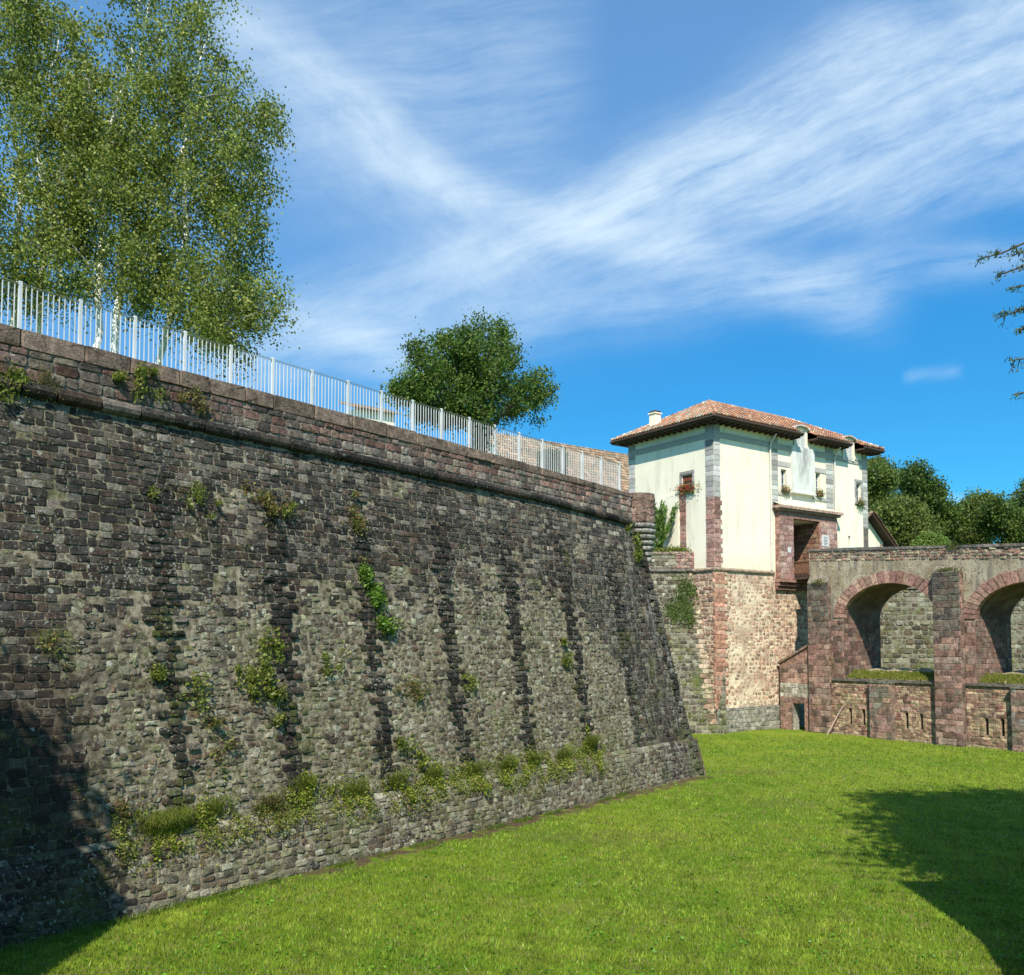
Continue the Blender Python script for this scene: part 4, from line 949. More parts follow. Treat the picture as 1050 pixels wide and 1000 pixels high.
    # low loopholed walls filling the arches
    loops = [(4.95, .58, 1.42), (5.75, .58, 1.42), (8.24, .6, 1.45), (9.04, .6, 1.45), (12.35, .6, 1.42), (13.1, .6, 1.42), (15.5, .6, 1.42), (16.3, .6, 1.42)]
    for (a, b) in ((3.80, 9.98), (11.38, 17.3)):
        lw = MB(); hs = [(u-.09, u+.09, z0, z1, .5) for (u, z0, z1) in loops if a < u < b]
        fz = frame(H0+NL*.03, -LV, NL)
        face_holes(lw, fz, a, b, -.3, 2.95, hs, (.34, .25, .17))
        for h in hs: lw.add(np.array([fz(h[0], h[2], -.5), fz(h[1], h[2], -.5), fz(h[1], h[3], -.5), fz(h[0], h[3], -.5)]), [(0, 1, 2, 3)], (.02, .015, .01))
        cl = courses(a, b, .1, 2.9, .15, .32, .3, .5, .022)
        k = np.ones(len(cl), bool)
        for h in hs: k &= ~((np.abs(cl[:, 0]-(h[0]+h[1])/2) < .09+cl[:, 2]*.9) & (cl[:, 1] > h[2]-.05) & (cl[:, 1] < h[3]+.05))
        c = pick([(.36, .25, .16), (.30, .18, .13), (.26, .13, .10), (.42, .31, .20), (.22, .14, .10)], len(cl))
        lay(lw, fz, cl[k], c[k], (.003, .03), .35, .1, .85)
        for h in hs:
            for sx in (-.2, .2): quoins(lw, fz, (h[0]+h[1])/2+sx-.09, (h[0]+h[1])/2+sx+.09, h[2]-.05, h[3]+.05, .22, [(.42, .30, .19), (.36, .24, .15)], 0, 1, .03)
            lay(lw, fz, np.array([[(h[0]+h[1])/2, h[3]+.12, .27, .07]]), pick(PINK, 1), (.03, .04), .1, .02, .95)
        lo_ = lw.build('loophole_wall', M_bridge, root)
        mb = MB(); mb.mbox(fz, a, b, 2.95, 3.07, -.6, .10, (.13, .11, .095)); mb.build('ledge', M_bridge, root)
        # sill slab at the back of the arch and earth filling
        mb = MB(); uu = np.linspace(a+.1, b-.1, 30); P = []
        for d, z in ((-.15, 3.07), (-.6, 3.28), (-1.6, 3.50), (-3.4, 3.60)):
            P += [fz(u, z+.05*math.sin(u*5+d*3), d) for u in uu]
        mb.add(np.array(P), [(r*30+i, r*30+i+1, (r+1)*30+i+1, (r+1)*30+i) for r in range(3) for i in range(29)], (.30, .25, .17)); mb.build('earth_fill', flat_mat('earth', (.34, .27, .18), .3, 3, .95, .04), root)
        g = MB(); n = 5200; u = rng.uniform(a+.25, b-.25, n); d = -.12-rng.random(n)*.9; z = 3.05+(-d)*.42
        P = fz(u, z, d); hh = (.06+.16*rng.random(n))*(1-.35*(bumpy(u*2, d*3, 1, 4) > .2))
        a_ = rng.random(n)*6.28; w_ = np.stack([np.cos(a_), np.sin(a_), 0*a_], -1)*.018; tip = P+np.stack([rng.normal(0, .05, n), rng.normal(0, .05, n), hh], -1)
        g.add(np.stack([P-w_, P+w_, tip], 1).reshape(-1, 3), np.arange(n*3).reshape(-1, 3), np.repeat(pick([(.20, .26, .02), (.27, .30, .04), (.32, .28, .08), (.13, .19, .02)], n), 3, 0))
        tag(g.build('grass_strip', M_leaf), kind='stuff', label='strip of rough grass on the ledge under the %s bridge arch' % ('left' if a < 9 else 'right'))
    for (a, b) in ((6.32, 7.62), (13.68, 14.95)):
        mb = MB(); d = .36; mb.mbox(Bf, a, b, -.3, 2.9, .03, d, (.22, .15, .12)); f2 = frame(H0+NL*d, -LV, NL)
        cl = courses(a, b, 0, 2.9, .3, .5, .12, .3, .02); lay(mb, f2, cl, pick([(.25, .15, .12), (.20, .15, .12), (.32, .2, .15), (.2, .18, .15)], len(cl)), (.005, .025), .2, .05, .92)
        mb.mbox(Bf, a-.03, b+.03, 2.9, 3.06, .03, d+.05, (.16, .15, .12)); mb.build('buttress', M_bridge, root)
build_bridge()

def build_ramp_and_deck():
    # sloping wall with a low doorway between pier and gatehouse
    r = thing('ramp_wall', 'low pink stone wall with sloping top and dark doorway beside the first bridge pier', 'wall', Bf(1.2, 0, 0))
    mb = MB(); pts = [(.25, -.3), (1.14, -.3), (1.14, 1.55), (1.95, 1.55), (1.95, -.3), (2.40, -.3), (2.40, 4.85), (.25, 3.80)]
    for q in (((.25, -.3), (1.14, -.3), (1.14, 1.55), (.25, 1.55)), ((1.95, -.3), (2.4, -.3), (2.4, 1.55), (1.95, 1.55)), ((.25, 1.55), (2.4, 1.55), (2.4, 4.85), (.25, 3.8))):
        mb.add(np.array([Bf(u, v, .02) for u, v in q]), [(0, 1, 2, 3)], (.30, .17, .13))
        mb.add(np.array([Bf(u, v, -.55) for u, v in q]), [(0, 1, 2, 3)], (.30, .17, .13))
    for a in (1.14, 1.95): mb.add(np.array([Bf(a, -.3, .02), Bf(a, 1.55, .02), Bf(a, 1.55, -.55), Bf(a, -.3, -.55)]), [(0, 1, 2, 3)], (.36, .33, .27))
    mb.add(np.array([Bf(1.14, 1.55, .02), Bf(1.95, 1.55, .02), Bf(1.95, 1.55, -.55), Bf(1.14, 1.55, -.55)]), [(0, 1, 2, 3)], (.2, .15, .1))
    mb.add(np.array([Bf(.25, -.3, .02), Bf(.25, 3.8, .02), Bf(.25, 3.8, -.55), Bf(.25, -.3, -.55)]), [(0, 1, 2, 3)], (.30, .17, .13))
    f2 = frame(H0+NL*.02, -LV, NL)
    cl = courses(.25, 2.4, 0, 4.7, .27, .45, .15, .35, .02); k = ~((cl[:, 0]+cl[:, 2] > 1.1) & (cl[:, 0]-cl[:, 2] < 2.0) & (cl[:, 1] < 1.68)) & (cl[:, 1] < 3.65+(cl[:, 0]-.25)*.49-.15)
    c = pick(PINK, len(cl))*1.1; b = np.abs(cl[:, 1]-2.3+.2*bumpy(cl[:, 0]*3, 0, 1, 2)) < .4; c[b] = pick([(.38, .35, .28), (.30, .28, .22)], b.sum()); k2 = cl[:, 0] < 1.1; c[k2 & (cl[:, 1] < 1.6)] *= 1.15
    lay(mb, f2, cl[k], c[k], (.0, .025), .25, .08, .88); mb.build('wall_face', M_bridge, r)
    mb = MB(); P = [Bf(u, v, d) for (u, v) in ((.17, 3.78), (2.42, 4.88)) for v in (v, v+.14) for d in (-.6, .12)]
    mb.add(np.array(P), [(0, 1, 3, 2), (4, 6, 7, 5), (0, 4, 5, 1), (2, 3, 7, 6), (1, 5, 7, 3), (0, 2, 6, 4)], (.22, .14, .11)); mb.build('coping', M_bridge, r)
    mb = MB(); V = [Bf(1.0, -.2, -.55), Bf(2.1, -.2, -.55), Bf(2.1, 1.7, -.9), Bf(1.0, 1.7, -.9)]
    # drawbridge deck
    d = thing('drawbridge', 'short wooden drawbridge deck with plank side rail in front of the gate', 'drawbridge', Bf(1.2, 9.1, -1.8))
    mb = MB()
    for k in range(13): mb.mbox(Bf, -.3+k*.21, -.3+k*.21+.19, 9.03, 9.10, -3.9, -1.35, (.08, .055, .04))
    for dd in (-3.8, -2.6, -1.45): mb.mbox(Bf, -.32, 2.42, 8.83, 9.03, dd-.08, dd+.08, (.07, .05, .035))
    mb.build('deck', M_wood, d)
    mb = MB(); M_plank = flat_mat('brown_plank', (.16, .085, .05), .3, 9, .85, .01)
    for k in range(10): mb.mbox(Bf, .35+k*.2, .35+k*.2+.13, 9.1, 9.85, -1.42, -1.38)
    mb.mbox(Bf, .3, 2.42, 9.85, 9.93, -1.46, -1.34); mb.mbox(Bf, .3, 2.42, 9.18, 9.26, -1.38, -1.34); mb.build('side_rail', M_plank, d)
    # pole leaning against the low wall
    a = Bf(3.95, 0.0, .75); b = Bf(4.5, 1.55, .07); mb = MB(); mb.tube([a-[0, 0, .02], (a+b)/2+[0, 0, .01], b], [.03, .027, .022], 7, (.5, .42, .34))
    o = mb.build('pole', flat_mat('pale_wood', (.48, .38, .30), .2, 8, .8), None, origin=a); tag(o, 'thin pale wooden pole leaning against the loophole wall beside the first pier', 'pole')
build_ramp_and_deck()

# ------------------------------------------------------------------ walls further off
def build_far_walls():
    O = np.array([22.5, 61.2, 0.]); U = np.array([.99, -.14, 0.]); N = np.array([-.14, -.99, 0])
    f = frame(O, U, N, .08); r = thing('outer_moat_wall', 'tall grey green stone wall across the moat seen through the bridge arches', 'wall', O)
    mb = MB(); sheet(mb, f, -3, 60, -.3, 9.0, 40, 16, (.3, .3, .25), 0, .02); cl = courses(-1, 30, 2, 8.9, .30, .45, .25, .4, .05)
    mb.mbox(frame(O-N*.7, U, N), -3, 60, 8.7, 9.05, -.6, .15, (.2, .19, .16))
    mb.build('mortar', mortar_mat('outer_mortar', (.16, .155, .11), (.24, .23, .17), .8), r)
    mb = MB(); lay(mb, f, cl, pick(RUBB, len(cl))*.85, (.01, .06), .5, .1, .8); mb.build('wall_face', M_flank, r)
    # counterscarp on the near right, only its end shows
    a = np.array([8.34, 14.85, 0]); b = np.array([1.97, -8.5, 0]); d = (b-a)/np.linalg.norm(b-a); n = np.array([d[1], -d[0], 0]); n = n if n[0] < 0 else -n
    f = frame(a, d, n, .05); r = thing('counterscarp_wall', 'light grey stone wall end at the lower right edge', 'wall', a)
    CS = 4.75
    mb = MB(); sheet(mb, f, 0, 25, -.3, CS, 60, 14, (.42, .41, .37), 0, .005)
    e = frame(a, -n, -d, .05); sheet(mb, e, 0, 30, -.3, CS, 30, 14, (.42, .41, .37), 0, .005)
    mb.add([f(0, CS, 0), f(25, CS, 0), f(25, CS, -30), f(0, CS, -30)], [(0, 1, 2, 3)], (.3, .3, .25)); mb.build('mortar', mortar_mat('scarp_mortar', (.42, .41, .37), (.5, .49, .44), .1), r)
    mb = MB()
    for ff, L in ((f, 12), (e, 6)): cl = courses(0, L, 0, CS-.05, .30, .5, .15, .3, .02); lay(mb, ff, cl, pick([(.5, .49, .45), (.42, .41, .38), (.58, .56, .5)], len(cl)), (.01, .04), .2, .05, .9)
    mb.build('wall_face', stone_mat('pale_stone', .2, .1, .1), r)
    r = thing('shadow_block', 'plain stone block added out of view at the right to shade the lawn', 'building', (9.5, 9, CS))  # unseen block added on the counterscarp to cast the corner of the lawn shadow
    mb = MB(); x0, x1, y0, y1 = 7.66, 13.0, 6.5, 12.0
    for (o, u, nn, L) in (((x0, y0, 0), (0, 1, 0), (-1, 0, 0), y1-y0), ((x1, y0, 0), (0, 1, 0), (1, 0, 0), y1-y0), ((x0, y1, 0), (1, 0, 0), (0, 1, 0), x1-x0), ((x0, y0, 0), (1, 0, 0), (0, -1, 0), x1-x0)):
        ff = frame(o, u, nn); sheet(mb, ff, 0, L, 4.4, 8.0, 10, 8, (.3, .28, .24)); cl = courses(0, L, 4.5, 7.9, .35, .6, .1, .3, .02); lay(mb, ff, cl, pick(BEIG, len(cl)), (.01, .03), .2, .05, .9)
    mb.build('wall', M_far, r); mb = MB(); mb.box(((x0+x1)/2, (y0+y1)/2, 8.06), x1-x0+.1, y1-y0+.1, .12, (.3, .28, .24)); mb.build('roof', M_tile, r)
    # unseen tower added at the left, shaped to cast the shadow on the bastion foot
    r = thing('shadow_tower', 'square stone tower with pitched roof added out of view to shade the bastion foot', 'tower', (-11.5, 5, 0))
    mb = MB(); x0, x1, y0, y1 = -14.2, -7.95, 2.5, 8.0
    for (o, u, nn, L) in (((x1, y0, 0), (0, 1, 0), (1, 0, 0), y1-y0), ((x0, y1, 0), (1, 0, 0), (0, 1, 0), x1-x0), ((x0, y0, 0), (1, 0, 0), (0, -1, 0), x1-x0)):
        ff = frame(o, u, nn); sheet(mb, ff, 0, L, -.3, 9.3, 10, 16, (.3, .28, .24)); cl = courses(0, L, 0, 9.8, .35, .6, .1, .3, .02); lay(mb, ff, cl, pick(BEIG, len(cl)), (.01, .03), .2, .05, .9)
    for y in (y0, y1): mb.add([(x0, y, 9.8), (x1, y, 9.8), ((x0+x1)/2, y, 12.6)], [(0, 1, 2)], (.3, .28, .24))
    mb.build('wall', M_far, r)
    mb = MB(); xm = (x0+x1)/2; A = (x1+.15, y0-.2, 9.7); B = (x1+.15, y1+.15, 9.7); tile_slope(mb, A, B, (xm, y1+.15, 12.7), (xm, y0-.2, 12.7), .3, .45, pal=TILES)
    tile_slope(mb, (x0-.15, y1+.15, 9.7), (x0-.15, y0-.2, 9.7), (xm, y0-.2, 12.7), (xm, y1+.15, 12.7), .3, .45, pal=TILES); mb.build('roof', M_tile, r)
build_far_walls()

def build_houses():
    # long tiled roof behind the railing
    o = at(500, 500, 62); ro = np.array([.2, 62.17, 0.])
    h = thing('long_house', 'long low house with brown tile roof behind the right end of the railing', 'house', ro+[0, 0, 10.8])
    f = frame(ro, RV, NR); mb = MB(); face_holes(mb, f, .7, 15, 10.8, 16.2, [(1.2, 2.2, 12.6, 14.2, .2), (4.6, 5.6, 12.6, 14.2, .2), (8, 9, 12.6, 14.2, .2), (11, 12, 12.6, 14.2, .2)], (.8, .8, .7))
    f2 = frame(ro+RV*.7, LV, -RV); mb.add(np.array([f2(0, 10.8), f2(9, 10.8), f2(9, 16.2), f2(4.5, 20.4), f2(0, 16.2)]), [(0, 1, 2, 3, 4)]); mb.build('wall', M_plaster, h)
    for (a, b) in ((1.2, 2.2), (4.6, 5.6), (8, 9), (11, 12)): make_window(h, f, a, b, 12.6, 14.2, False)
    mb = MB(); A = f(.3, 16.0, .5); B = f(15.5, 16.0, .5); C = f(15.5, 20.6, -4.6); D = f(.3, 20.6, -4.6)
    pal = [(.29, .215, .135), (.24, .17, .105), (.34, .25, .16), (.33, .205, .12), (.20, .16, .115)]
    tile_slope(mb, A, B, C, D, .28, .42, pal=pal); A2 = f(15.5, 16.0, -9.7); B2 = f(.3, 16.0, -9.7); tile_slope(mb, A2, B2, D, C, .28, .42, pal=pal); mb.build('roof', M_tile, h)
    # cream block seen through the railing
    ro = np.array([-12.2, 70., 10.8]); h = thing('cream_house', 'pale cream house block seen through the railing left of the round tree', 'house', ro)
    f = frame((ro[0], ro[1], 0), RV, NR); mb = MB(); hs = [(.5+1.6*i, 1.2+1.6*i, z, z+1.1, .2) for i in range(2) for z in (17.9, 20.6)]
    face_holes(mb, f, 0, 3.4, 10.8, 23.4, hs, (.8, .8, .7)); f2 = frame((ro[0], ro[1], 0), LV, -RV); face_holes(mb, f2, 0, 5, 10.8, 23.4, [], (.8, .8, .7)); mb.build('wall', M_plaster, h)
    for q in hs: make_window(h, f, *q[:4], False)
    mb = MB(); tile_slope(mb, f(-.4, 23.3, .4), f(3.8, 23.3, .4), f(3.8, 24.3, -2.5), f(-.4, 24.3, -2.5), .28, .42, pal=pal); mb.build('roof', M_tile, h)
    # small white gabled house right of the gatehouse
    ro = np.array([25.4, 63.4, 0.]); h = thing('small_gabled_house', 'small white gabled house with brown roof just right of the gatehouse', 'house', ro+[0, 0, 9])
    f = frame(ro, RV, NR); mb = MB(); mb.add(np.array([f(-3.5, 8.8), f(1.15, 8.8), f(1.15, 12.15), f(-1.0, 13.9), f(-3.5, 12.2)]), [(0, 1, 2, 3, 4)])
    f2 = frame(ro+RV*1.15, LV, RV); face_holes(mb, f2, 0, 7, 8.8, 12.15, [], (.8, .8, .7)); mb.build('wall', M_plaster, h)
    mb = MB(); quoins(mb, f, .72, 1.15, 8.9, 12.0, .35, PINK); mb.build('quoin', M_pinks, h)
    mb = MB(); mb.tube([f(-1.0, 14.0, .55), f(2.05, 11.6, .55)], .10, 6); mb.tube([f(-1.0, 14.0, .55), f(-3.9, 12.1, .55)], .10, 6)
    mb.add(np.array([f(-1, 13.98, .55), f(2.05, 11.55, .55), f(2.05, 11.55, -7), f(-1, 13.98, -7)]), [(0, 1, 2, 3)]); mb.build('bargeboard', M_wood, h)
    mb = MB(); tile_slope(mb, f(2.1, 11.62, -7), f(2.1, 11.62, .7), f(-1, 14.1, .7), f(-1, 14.1, -7), .25, .4, pal=pal); tile_slope(mb, f(-4, 12.05, .7), f(-4, 12.05, -7), f(-1, 14.1, -7), f(-1, 14.1, .7), .25, .4, pal=pal); mb.build('roof', M_tile, h)
build_houses()

# ------------------------------------------------------------------ trees
def tree(name, label, base, blobs, nclus, nleaf, lsize, pal, cat='tree', trunks=None, barkc=(.10, .085, .07), csig=.45, droop=0.0, trad=.16, group=None, twig=.012, asp=.55, seed=1, flat=1.0, skip=False, vis=1.0):
    "blobs: (centre, radii, weight) of the crown; skeleton grows from the trunk to every leaf cluster"
    global rng
    rs = rng; rng = np.random.default_rng(seed)
    base = np.array(base, float); root = thing(name, label, cat, base, group)
    blobs = [(np.array(c, float), np.array(r, float)*np.ones(3), w) for c, r, w in blobs]
    w = np.array([b[2] for b in blobs], float); w /= w.sum()
    idx = rng.choice(len(blobs), nclus, p=w); dirs = rng.normal(0, 1, (nclus, 3)); dirs /= np.linalg.norm(dirs, axis=1)[:, None]
    rad = rng.random(nclus)**.42
    C = np.array([blobs[i][0] for i in idx])+dirs*rad[:, None]*np.array([blobs[i][1] for i in idx])
    mbk = MB(); nodes = []; brc = barkc if barkc[0] < .5 else (.26, .23, .18)
    trunks = trunks or [[base, base+[0, 0, 1.5], np.mean(C, 0)]]
    for tr in trunks:
        tr = np.array(tr, float); k = np.linspace(0, len(tr)-1, 10*(len(tr)-1)+1); P = np.stack([np.interp(k, np.arange(len(tr)), tr[:, i]) for i in range(3)], 1)
        for _ in range(3): P[1:-1] = (P[:-2]+P[1:-1]+P[2:])/3
        P[1:-1] += rng.normal(0, .03, (len(P)-2, 3)); f = np.linspace(1, .12, len(P)); mbk.tube(P, trad*f, 8, barkc); nodes += list(P[3:])
    nodes = np.array(nodes); cen = nodes.mean(0)
    order = np.argsort(np.linalg.norm(C-nodes[np.argmin(((C[:, None]-nodes[None, ::4])**2).sum(-1), 1)*4 % len(nodes)], axis=1))
    for ci in order:
        c = C[ci]; d = np.linalg.norm(nodes-c, axis=1)+np.clip(nodes[:, 2]-c[2]+.3, 0, 9)*1.2; j = int(np.argmin(d)); a = nodes[j]; L = np.linalg.norm(c-a)
        mid = (a+c)/2+np.array([0, 0, .12*L])+rng.normal(0, .06*L, 3); t_ = np.linspace(0, 1, 6)[:, None]; P = (1-t_)**2*a+2*t_*(1-t_)*mid+t_**2*c
        r0 = min(trad*.45, twig*(1+1.3*L)); mbk.tube(P, np.linspace(r0, twig*.5, 6), 5, brc, False); nodes = np.concatenate([nodes, P[2:]])
    mbk.build('trunk', M_bark, root)
    # leaves
    k = rng.integers(0, nclus, nleaf); sg = csig*(.6+.8*rng.random(nclus)); off = rng.normal(0, 1, (nleaf, 3))*sg[k][:, None]*np.array([1, 1, .8*flat])
    P = C[k]+off
    if droop: P[:, 2] -= droop*rng.random(nleaf)**1.5*(.5+np.linalg.norm(off, axis=1)); 
    ton = (.8+.45*rng.random(nclus))[k]
    mb = MB(); leaf_quads(mb, P, lsize*(.7+.6*rng.random(nleaf)), pal, asp=asp, shade=ton, up=(0, -.1, .35))
    mb.build('crown', M_leaf, root); rng = rs
    return root

def build_trees():
    Y = 24.5
    def b(x, y, rx, ry, w=1, dy=0.0, rd=None): c = at(x, y, Y+dy); s = (Y+dy)/930; return (c, (rx*s, (rd or 1.8), ry*s), w*rx*ry)
    bc = (.78, .76, .70); pal = [(.12, .152, .020), (.17, .20, .034), (.075, .102, .018), (.26, .275, .075), (.135, .172, .03)]
    # birches: two neighbouring trees
    gz = 10.85
    bl = [b(195, 60, 45, 60, .8), b(140, 30, 50, 60, .6), b(240, 130, 42, 36), b(180, 130, 70, 60), b(120, 120, 60, 70), b(225, 195, 48, 40), b(150, 210, 80, 55), b(245, 300, 48, 34, 1.2), b(190, 280, 75, 55, 1.2), b(120, 270, 60, 50), b(215, 325, 60, 26), b(150, -40, 50, 50, .5), b(205, -10, 26, 40, .5), b(278, 305, 22, 26, 1.0), b(275, 105, 22, 14, 1.2), b(262, 175, 26, 22), b(255, 240, 22, 20), b(235, 345, 34, 12), b(90, 200, 60, 60)]
    t1 = at(100, 330, Y); t1 = np.array([t1[0], t1[1], gz])
    t2 = at(150, 330, Y+.7); t2 = np.array([t2[0], t2[1], gz])
    tree('birch_tree', 'tall airy birch with pale stems rising behind the railing, the one reaching furthest right', t1, bl, 520, 98000, .042, pal,
         trunks=[[t1, at(104, 240, Y), at(106, 150, Y), at(135, 60, Y), at(150, -50, Y)], [t1+[.3, .1, 0], at(128, 200, Y+.3), at(140, 110, Y+.3), at(146, 40, Y), at(165, -40, Y)], [t2, at(190, 250, Y), at(190, 120, Y), at(215, 30, Y)]],
         barkc=bc, csig=.22, droop=.75, trad=.11, seed=11, twig=.010, asp=.7)
    bl = [b(40, 40, 60, 70), b(20, 110, 70, 70), b(60, 190, 60, 60), b(10, 220, 60, 60), b(50, 270, 60, 34), b(-50, 60, 60, 90), b(-70, 180, 60, 80), b(20, -40, 60, 50), b(80, 110, 45, 50), b(0, 280, 50, 30), b(-90, 270, 50, 40)]
    t1 = at(12, 330, Y+1.5); t1 = np.array([t1[0], t1[1], gz])
    tree('birch_tree', 'tall birch with pale stems at the left edge behind the railing', t1, bl, 380, 72000, .043, pal,
         trunks=[[t1, at(20, 200, Y+1), at(15, 100, Y+1), at(30, -20, Y)], [t1+[-.5, .1, 0], at(-10, 200, Y+1), at(-30, 60, Y), at(-50, -20, Y)], [t1+[.7, 0, 0], at(48, 205, Y+.3), at(36, 140, Y+.3), at(60, 40, Y)]], barkc=bc, csig=.23, droop=.75, trad=.11, seed=12, twig=.010, asp=.7)
    # round ivy clad tree
    Y = 29.3
    def b(x, y, rx, ry, w=1, rd=None): dy = (x-485)*.036; y += 7*(y < 400); c = at(x, y, Y+dy); k = (Y+dy)/930; return (c, (rx*k, (rd or min(1.3, rx*k*1.2)), ry*k), w*rx*ry)
    bl = [b(480, 385, 48, 40, 1.5), b(435, 385, 30, 28), b(470, 355, 30, 26), b(508, 358, 26, 26), b(425, 400, 20, 16), b(515, 395, 34, 30), b(470, 420, 50, 20, 1.4), b(545, 400, 22, 20, 1.0), b(552, 415, 14, 18, .9), b(485, 335, 12, 10, .8), b(512, 335, 8, 12, .8), b(430, 355, 14, 14, .8), b(455, 340, 12, 10, .5), b(520, 420, 22, 12, .6), b(486, 432, 20, 12, 1), b(478, 330, 5, 9, 1.6), b(490, 328, 4, 9, 1.6), b(512, 330, 5, 11, 1.8), b(425, 352, 7, 9, 1.6), b(560, 395, 8, 8, 1.6), b(408, 395, 6, 8, 1.6)]
    t = at(489, 470, Y); t[2] = 10.8
    pal = [(.050, .100, .012), (.080, .135, .018), (.035, .07, .012), (.13, .17, .03), (.065, .115, .02)]
    tree('round_tree', 'compact round dark green tree leaning over the railing, trunk wrapped in ivy', t, bl, 300, 46000, .05, pal, trunks=[[t, at(492, 445, Y), at(488, 410, Y), at(480, 360, Y)], [t+[.1, 0, .3], at(500, 440, Y), at(525, 415, Y+1), at(548, 405, Y+2)]], barkc=(.09, .07, .055), csig=.19, trad=.17, seed=13, twig=.012)
    o = thing('ivy', 'ivy wrapped round the trunk of the round tree beside the railing', 'ivy', t)
    mb = MB(); n = 1500; k = rng.random(n); P = t+(at(492, 440, Y)-t)*k[:, None]*1.1+rng.normal(0, .16, (n, 3)); leaf_quads(mb, P, .055, [(.05, .11, .015), (.08, .15, .02)]); mb.build('foliage', M_leaf, o)
    # hedge bush near the end of the railing
    Y = 36; c = at(566, 476, Y); o = thing('bush', 'dark rounded bush behind the railing in front of the long tiled roof', 'bush', (c[0], c[1], 10.8))
    mb = MB(); P = c+np.clip(rng.normal(0, 1, (3000, 3)), -1.7, 1.7)*np.array([.33, .35, .28]); leaf_quads(mb, P, .07, [(.04, .07, .02), (.06, .09, .025)]); mb.build('foliage', M_leaf, o)
    # wood beyond the bridge: individual trees
    specs = [(905, 515, 36, 46, 84, ''), (934, 512, 30, 38, 80, ''), (925, 540, 36, 30, 74, ''), (962, 530, 32, 34, 82, ''), (985, 545, 34, 30, 90, ''), (1008, 535, 28, 34, 86, ''), (1035, 540, 30, 38, 80, ''), (1062, 530, 28, 46, 88, ''), (903, 492, 24, 26, 92, '')]
    labs = ['tall spreading tree rising beside the right edge of the gatehouse', 'dark tree second to the right of the gatehouse beyond the bridge', 'low olive green tree behind the small gabled house', 'mid height tree above the round light green bush', 'low tree below the dip where the far hill shows', 'pointed tree with feathery top right of the dip in the tree line', 'lighter green tree near the right edge beyond the bridge', 'tree at the right edge beyond the bridge coping', 'uppermost dark tree top touching the gatehouse eave']
    pals = [[(.075, .115, .018), (.11, .15, .025), (.05, .08, .015)], [(.06, .10, .018), (.09, .13, .025), (.04, .07, .015)], [(.10, .13, .025), (.075, .105, .02), (.13, .155, .035)]]
    for i, (x, y, rx, ry, Y, _) in enumerate(specs):
        s = Y/930; gr = at(x, 560, Y); gr[2] = 8.9
        bl = []
        r2 = np.random.default_rng(40+i)
        for k in range(9):
            a = r2.random()*6.28; q = r2.random()**.5; c = at(x+rx*.7*q*math.cos(a), y+ry*.62*q*math.sin(a), Y+r2.normal(0, 1.2)); rr = (.36+.24*r2.random())*rx*s; bl.append((c, (rr, rr, rr*.85), rr**2))
        tree('broadleaf_tree', labs[i], gr, bl, 240, 21000, .13, pals[i % 3], trunks=[[gr, gr+[0, 0, 2], at(x, y, Y)]], csig=.36, trad=.22, seed=50+i, group='trees beyond the bridge', twig=.02)
    Y = 70; c = at(954, 556, Y); o = thing('light_bush', 'rounded light green bush just above the bridge coping', 'bush', (c[0], c[1], 8.9))
    mb = MB(); n = 7000; d = rng.normal(0, 1, (n, 3)); d /= np.linalg.norm(d, axis=1)[:, None]; P = c+d*(rng.random((n, 1))**.3)*np.array([1.45, 1.4, 1.05])*(1+.12*bumpy(d[:, 0]*3, d[:, 2]*3, 1, 2))[:, None]; P[:, 2] -= .3; leaf_quads(mb, P, .09, [(.13, .19, .03), (.10, .16, .025), (.16, .21, .05)]); mb.tube([(c[0], c[1], 8.8), tuple(c)], .12, 6, (.1, .15, .03)); mb.build('foliage', M_leaf, o)
    # cedar on the right: long branches reach into the frame, its mass shades the lawn
    base = np.array([11.6, 10.6, CSZ]); o = thing('cedar_tree', 'conifer at the right edge whose thin layered branches reach into the sky', 'tree', base)
    mb = MB(); mb.tube([base, base+[0, .1, 6], base+[.1, 0, 15]], [.4, .28, .06], 10, (.10, .075, .06)); br = []
    r2 = np.random.default_rng(5)
    LV_ = MB(); Pn = []; Qn = []
    def bough(a, b_, seed, dense=1.0, sz=1.0):
        a, b_ = np.array(a, float), np.array(b_, float); L = np.linalg.norm(b_-a); k = np.linspace(0, 1, 14)[:, None]; P = a+(b_-a)*k+np.array([0, 0, 1])*(np.sin(k*math.pi)*L*.04)+r2.normal(0, .03, (14, 3)); mb.tube(P, np.linspace(.055, .008, 14), 6, (.12, .09, .065), False)
        side = np.cross(b_-a, [0, 0, 1]); side /= np.linalg.norm(side); d = (b_-a)/L
        for j in range(int(L*7)):
            f = .12+.88*r2.random(); p = a+(b_-a)*f+np.array([0, 0, 1])*math.sin(f*math.pi)*L*.04; ln = (.25+.75*(1-f))*1.1*r2.uniform(.4, 1)*sz; s = r2.choice([-1, 1])
            q = p+(side*s*.85+d*.55)*ln+np.array([0, 0, r2.normal(-.05, .08)]); mb.tube([p, (p+q)/2+[0, 0, .03], q], [.010, .007, .004], 4, (.12, .09, .065), False)
            n = int(95*ln*dense)+6; kk = r2.random(n)[:, None]; Pn.append(p+(q-p)*kk+r2.normal(0, .035, (n, 3))*[1, 1, .6])
        n = int(60*L*dense*.5); kk = (1-r2.random(n)**2*.9)[:, None]; Pn.append(a+(b_-a)*kk+r2.normal(0, .03, (n, 3)))
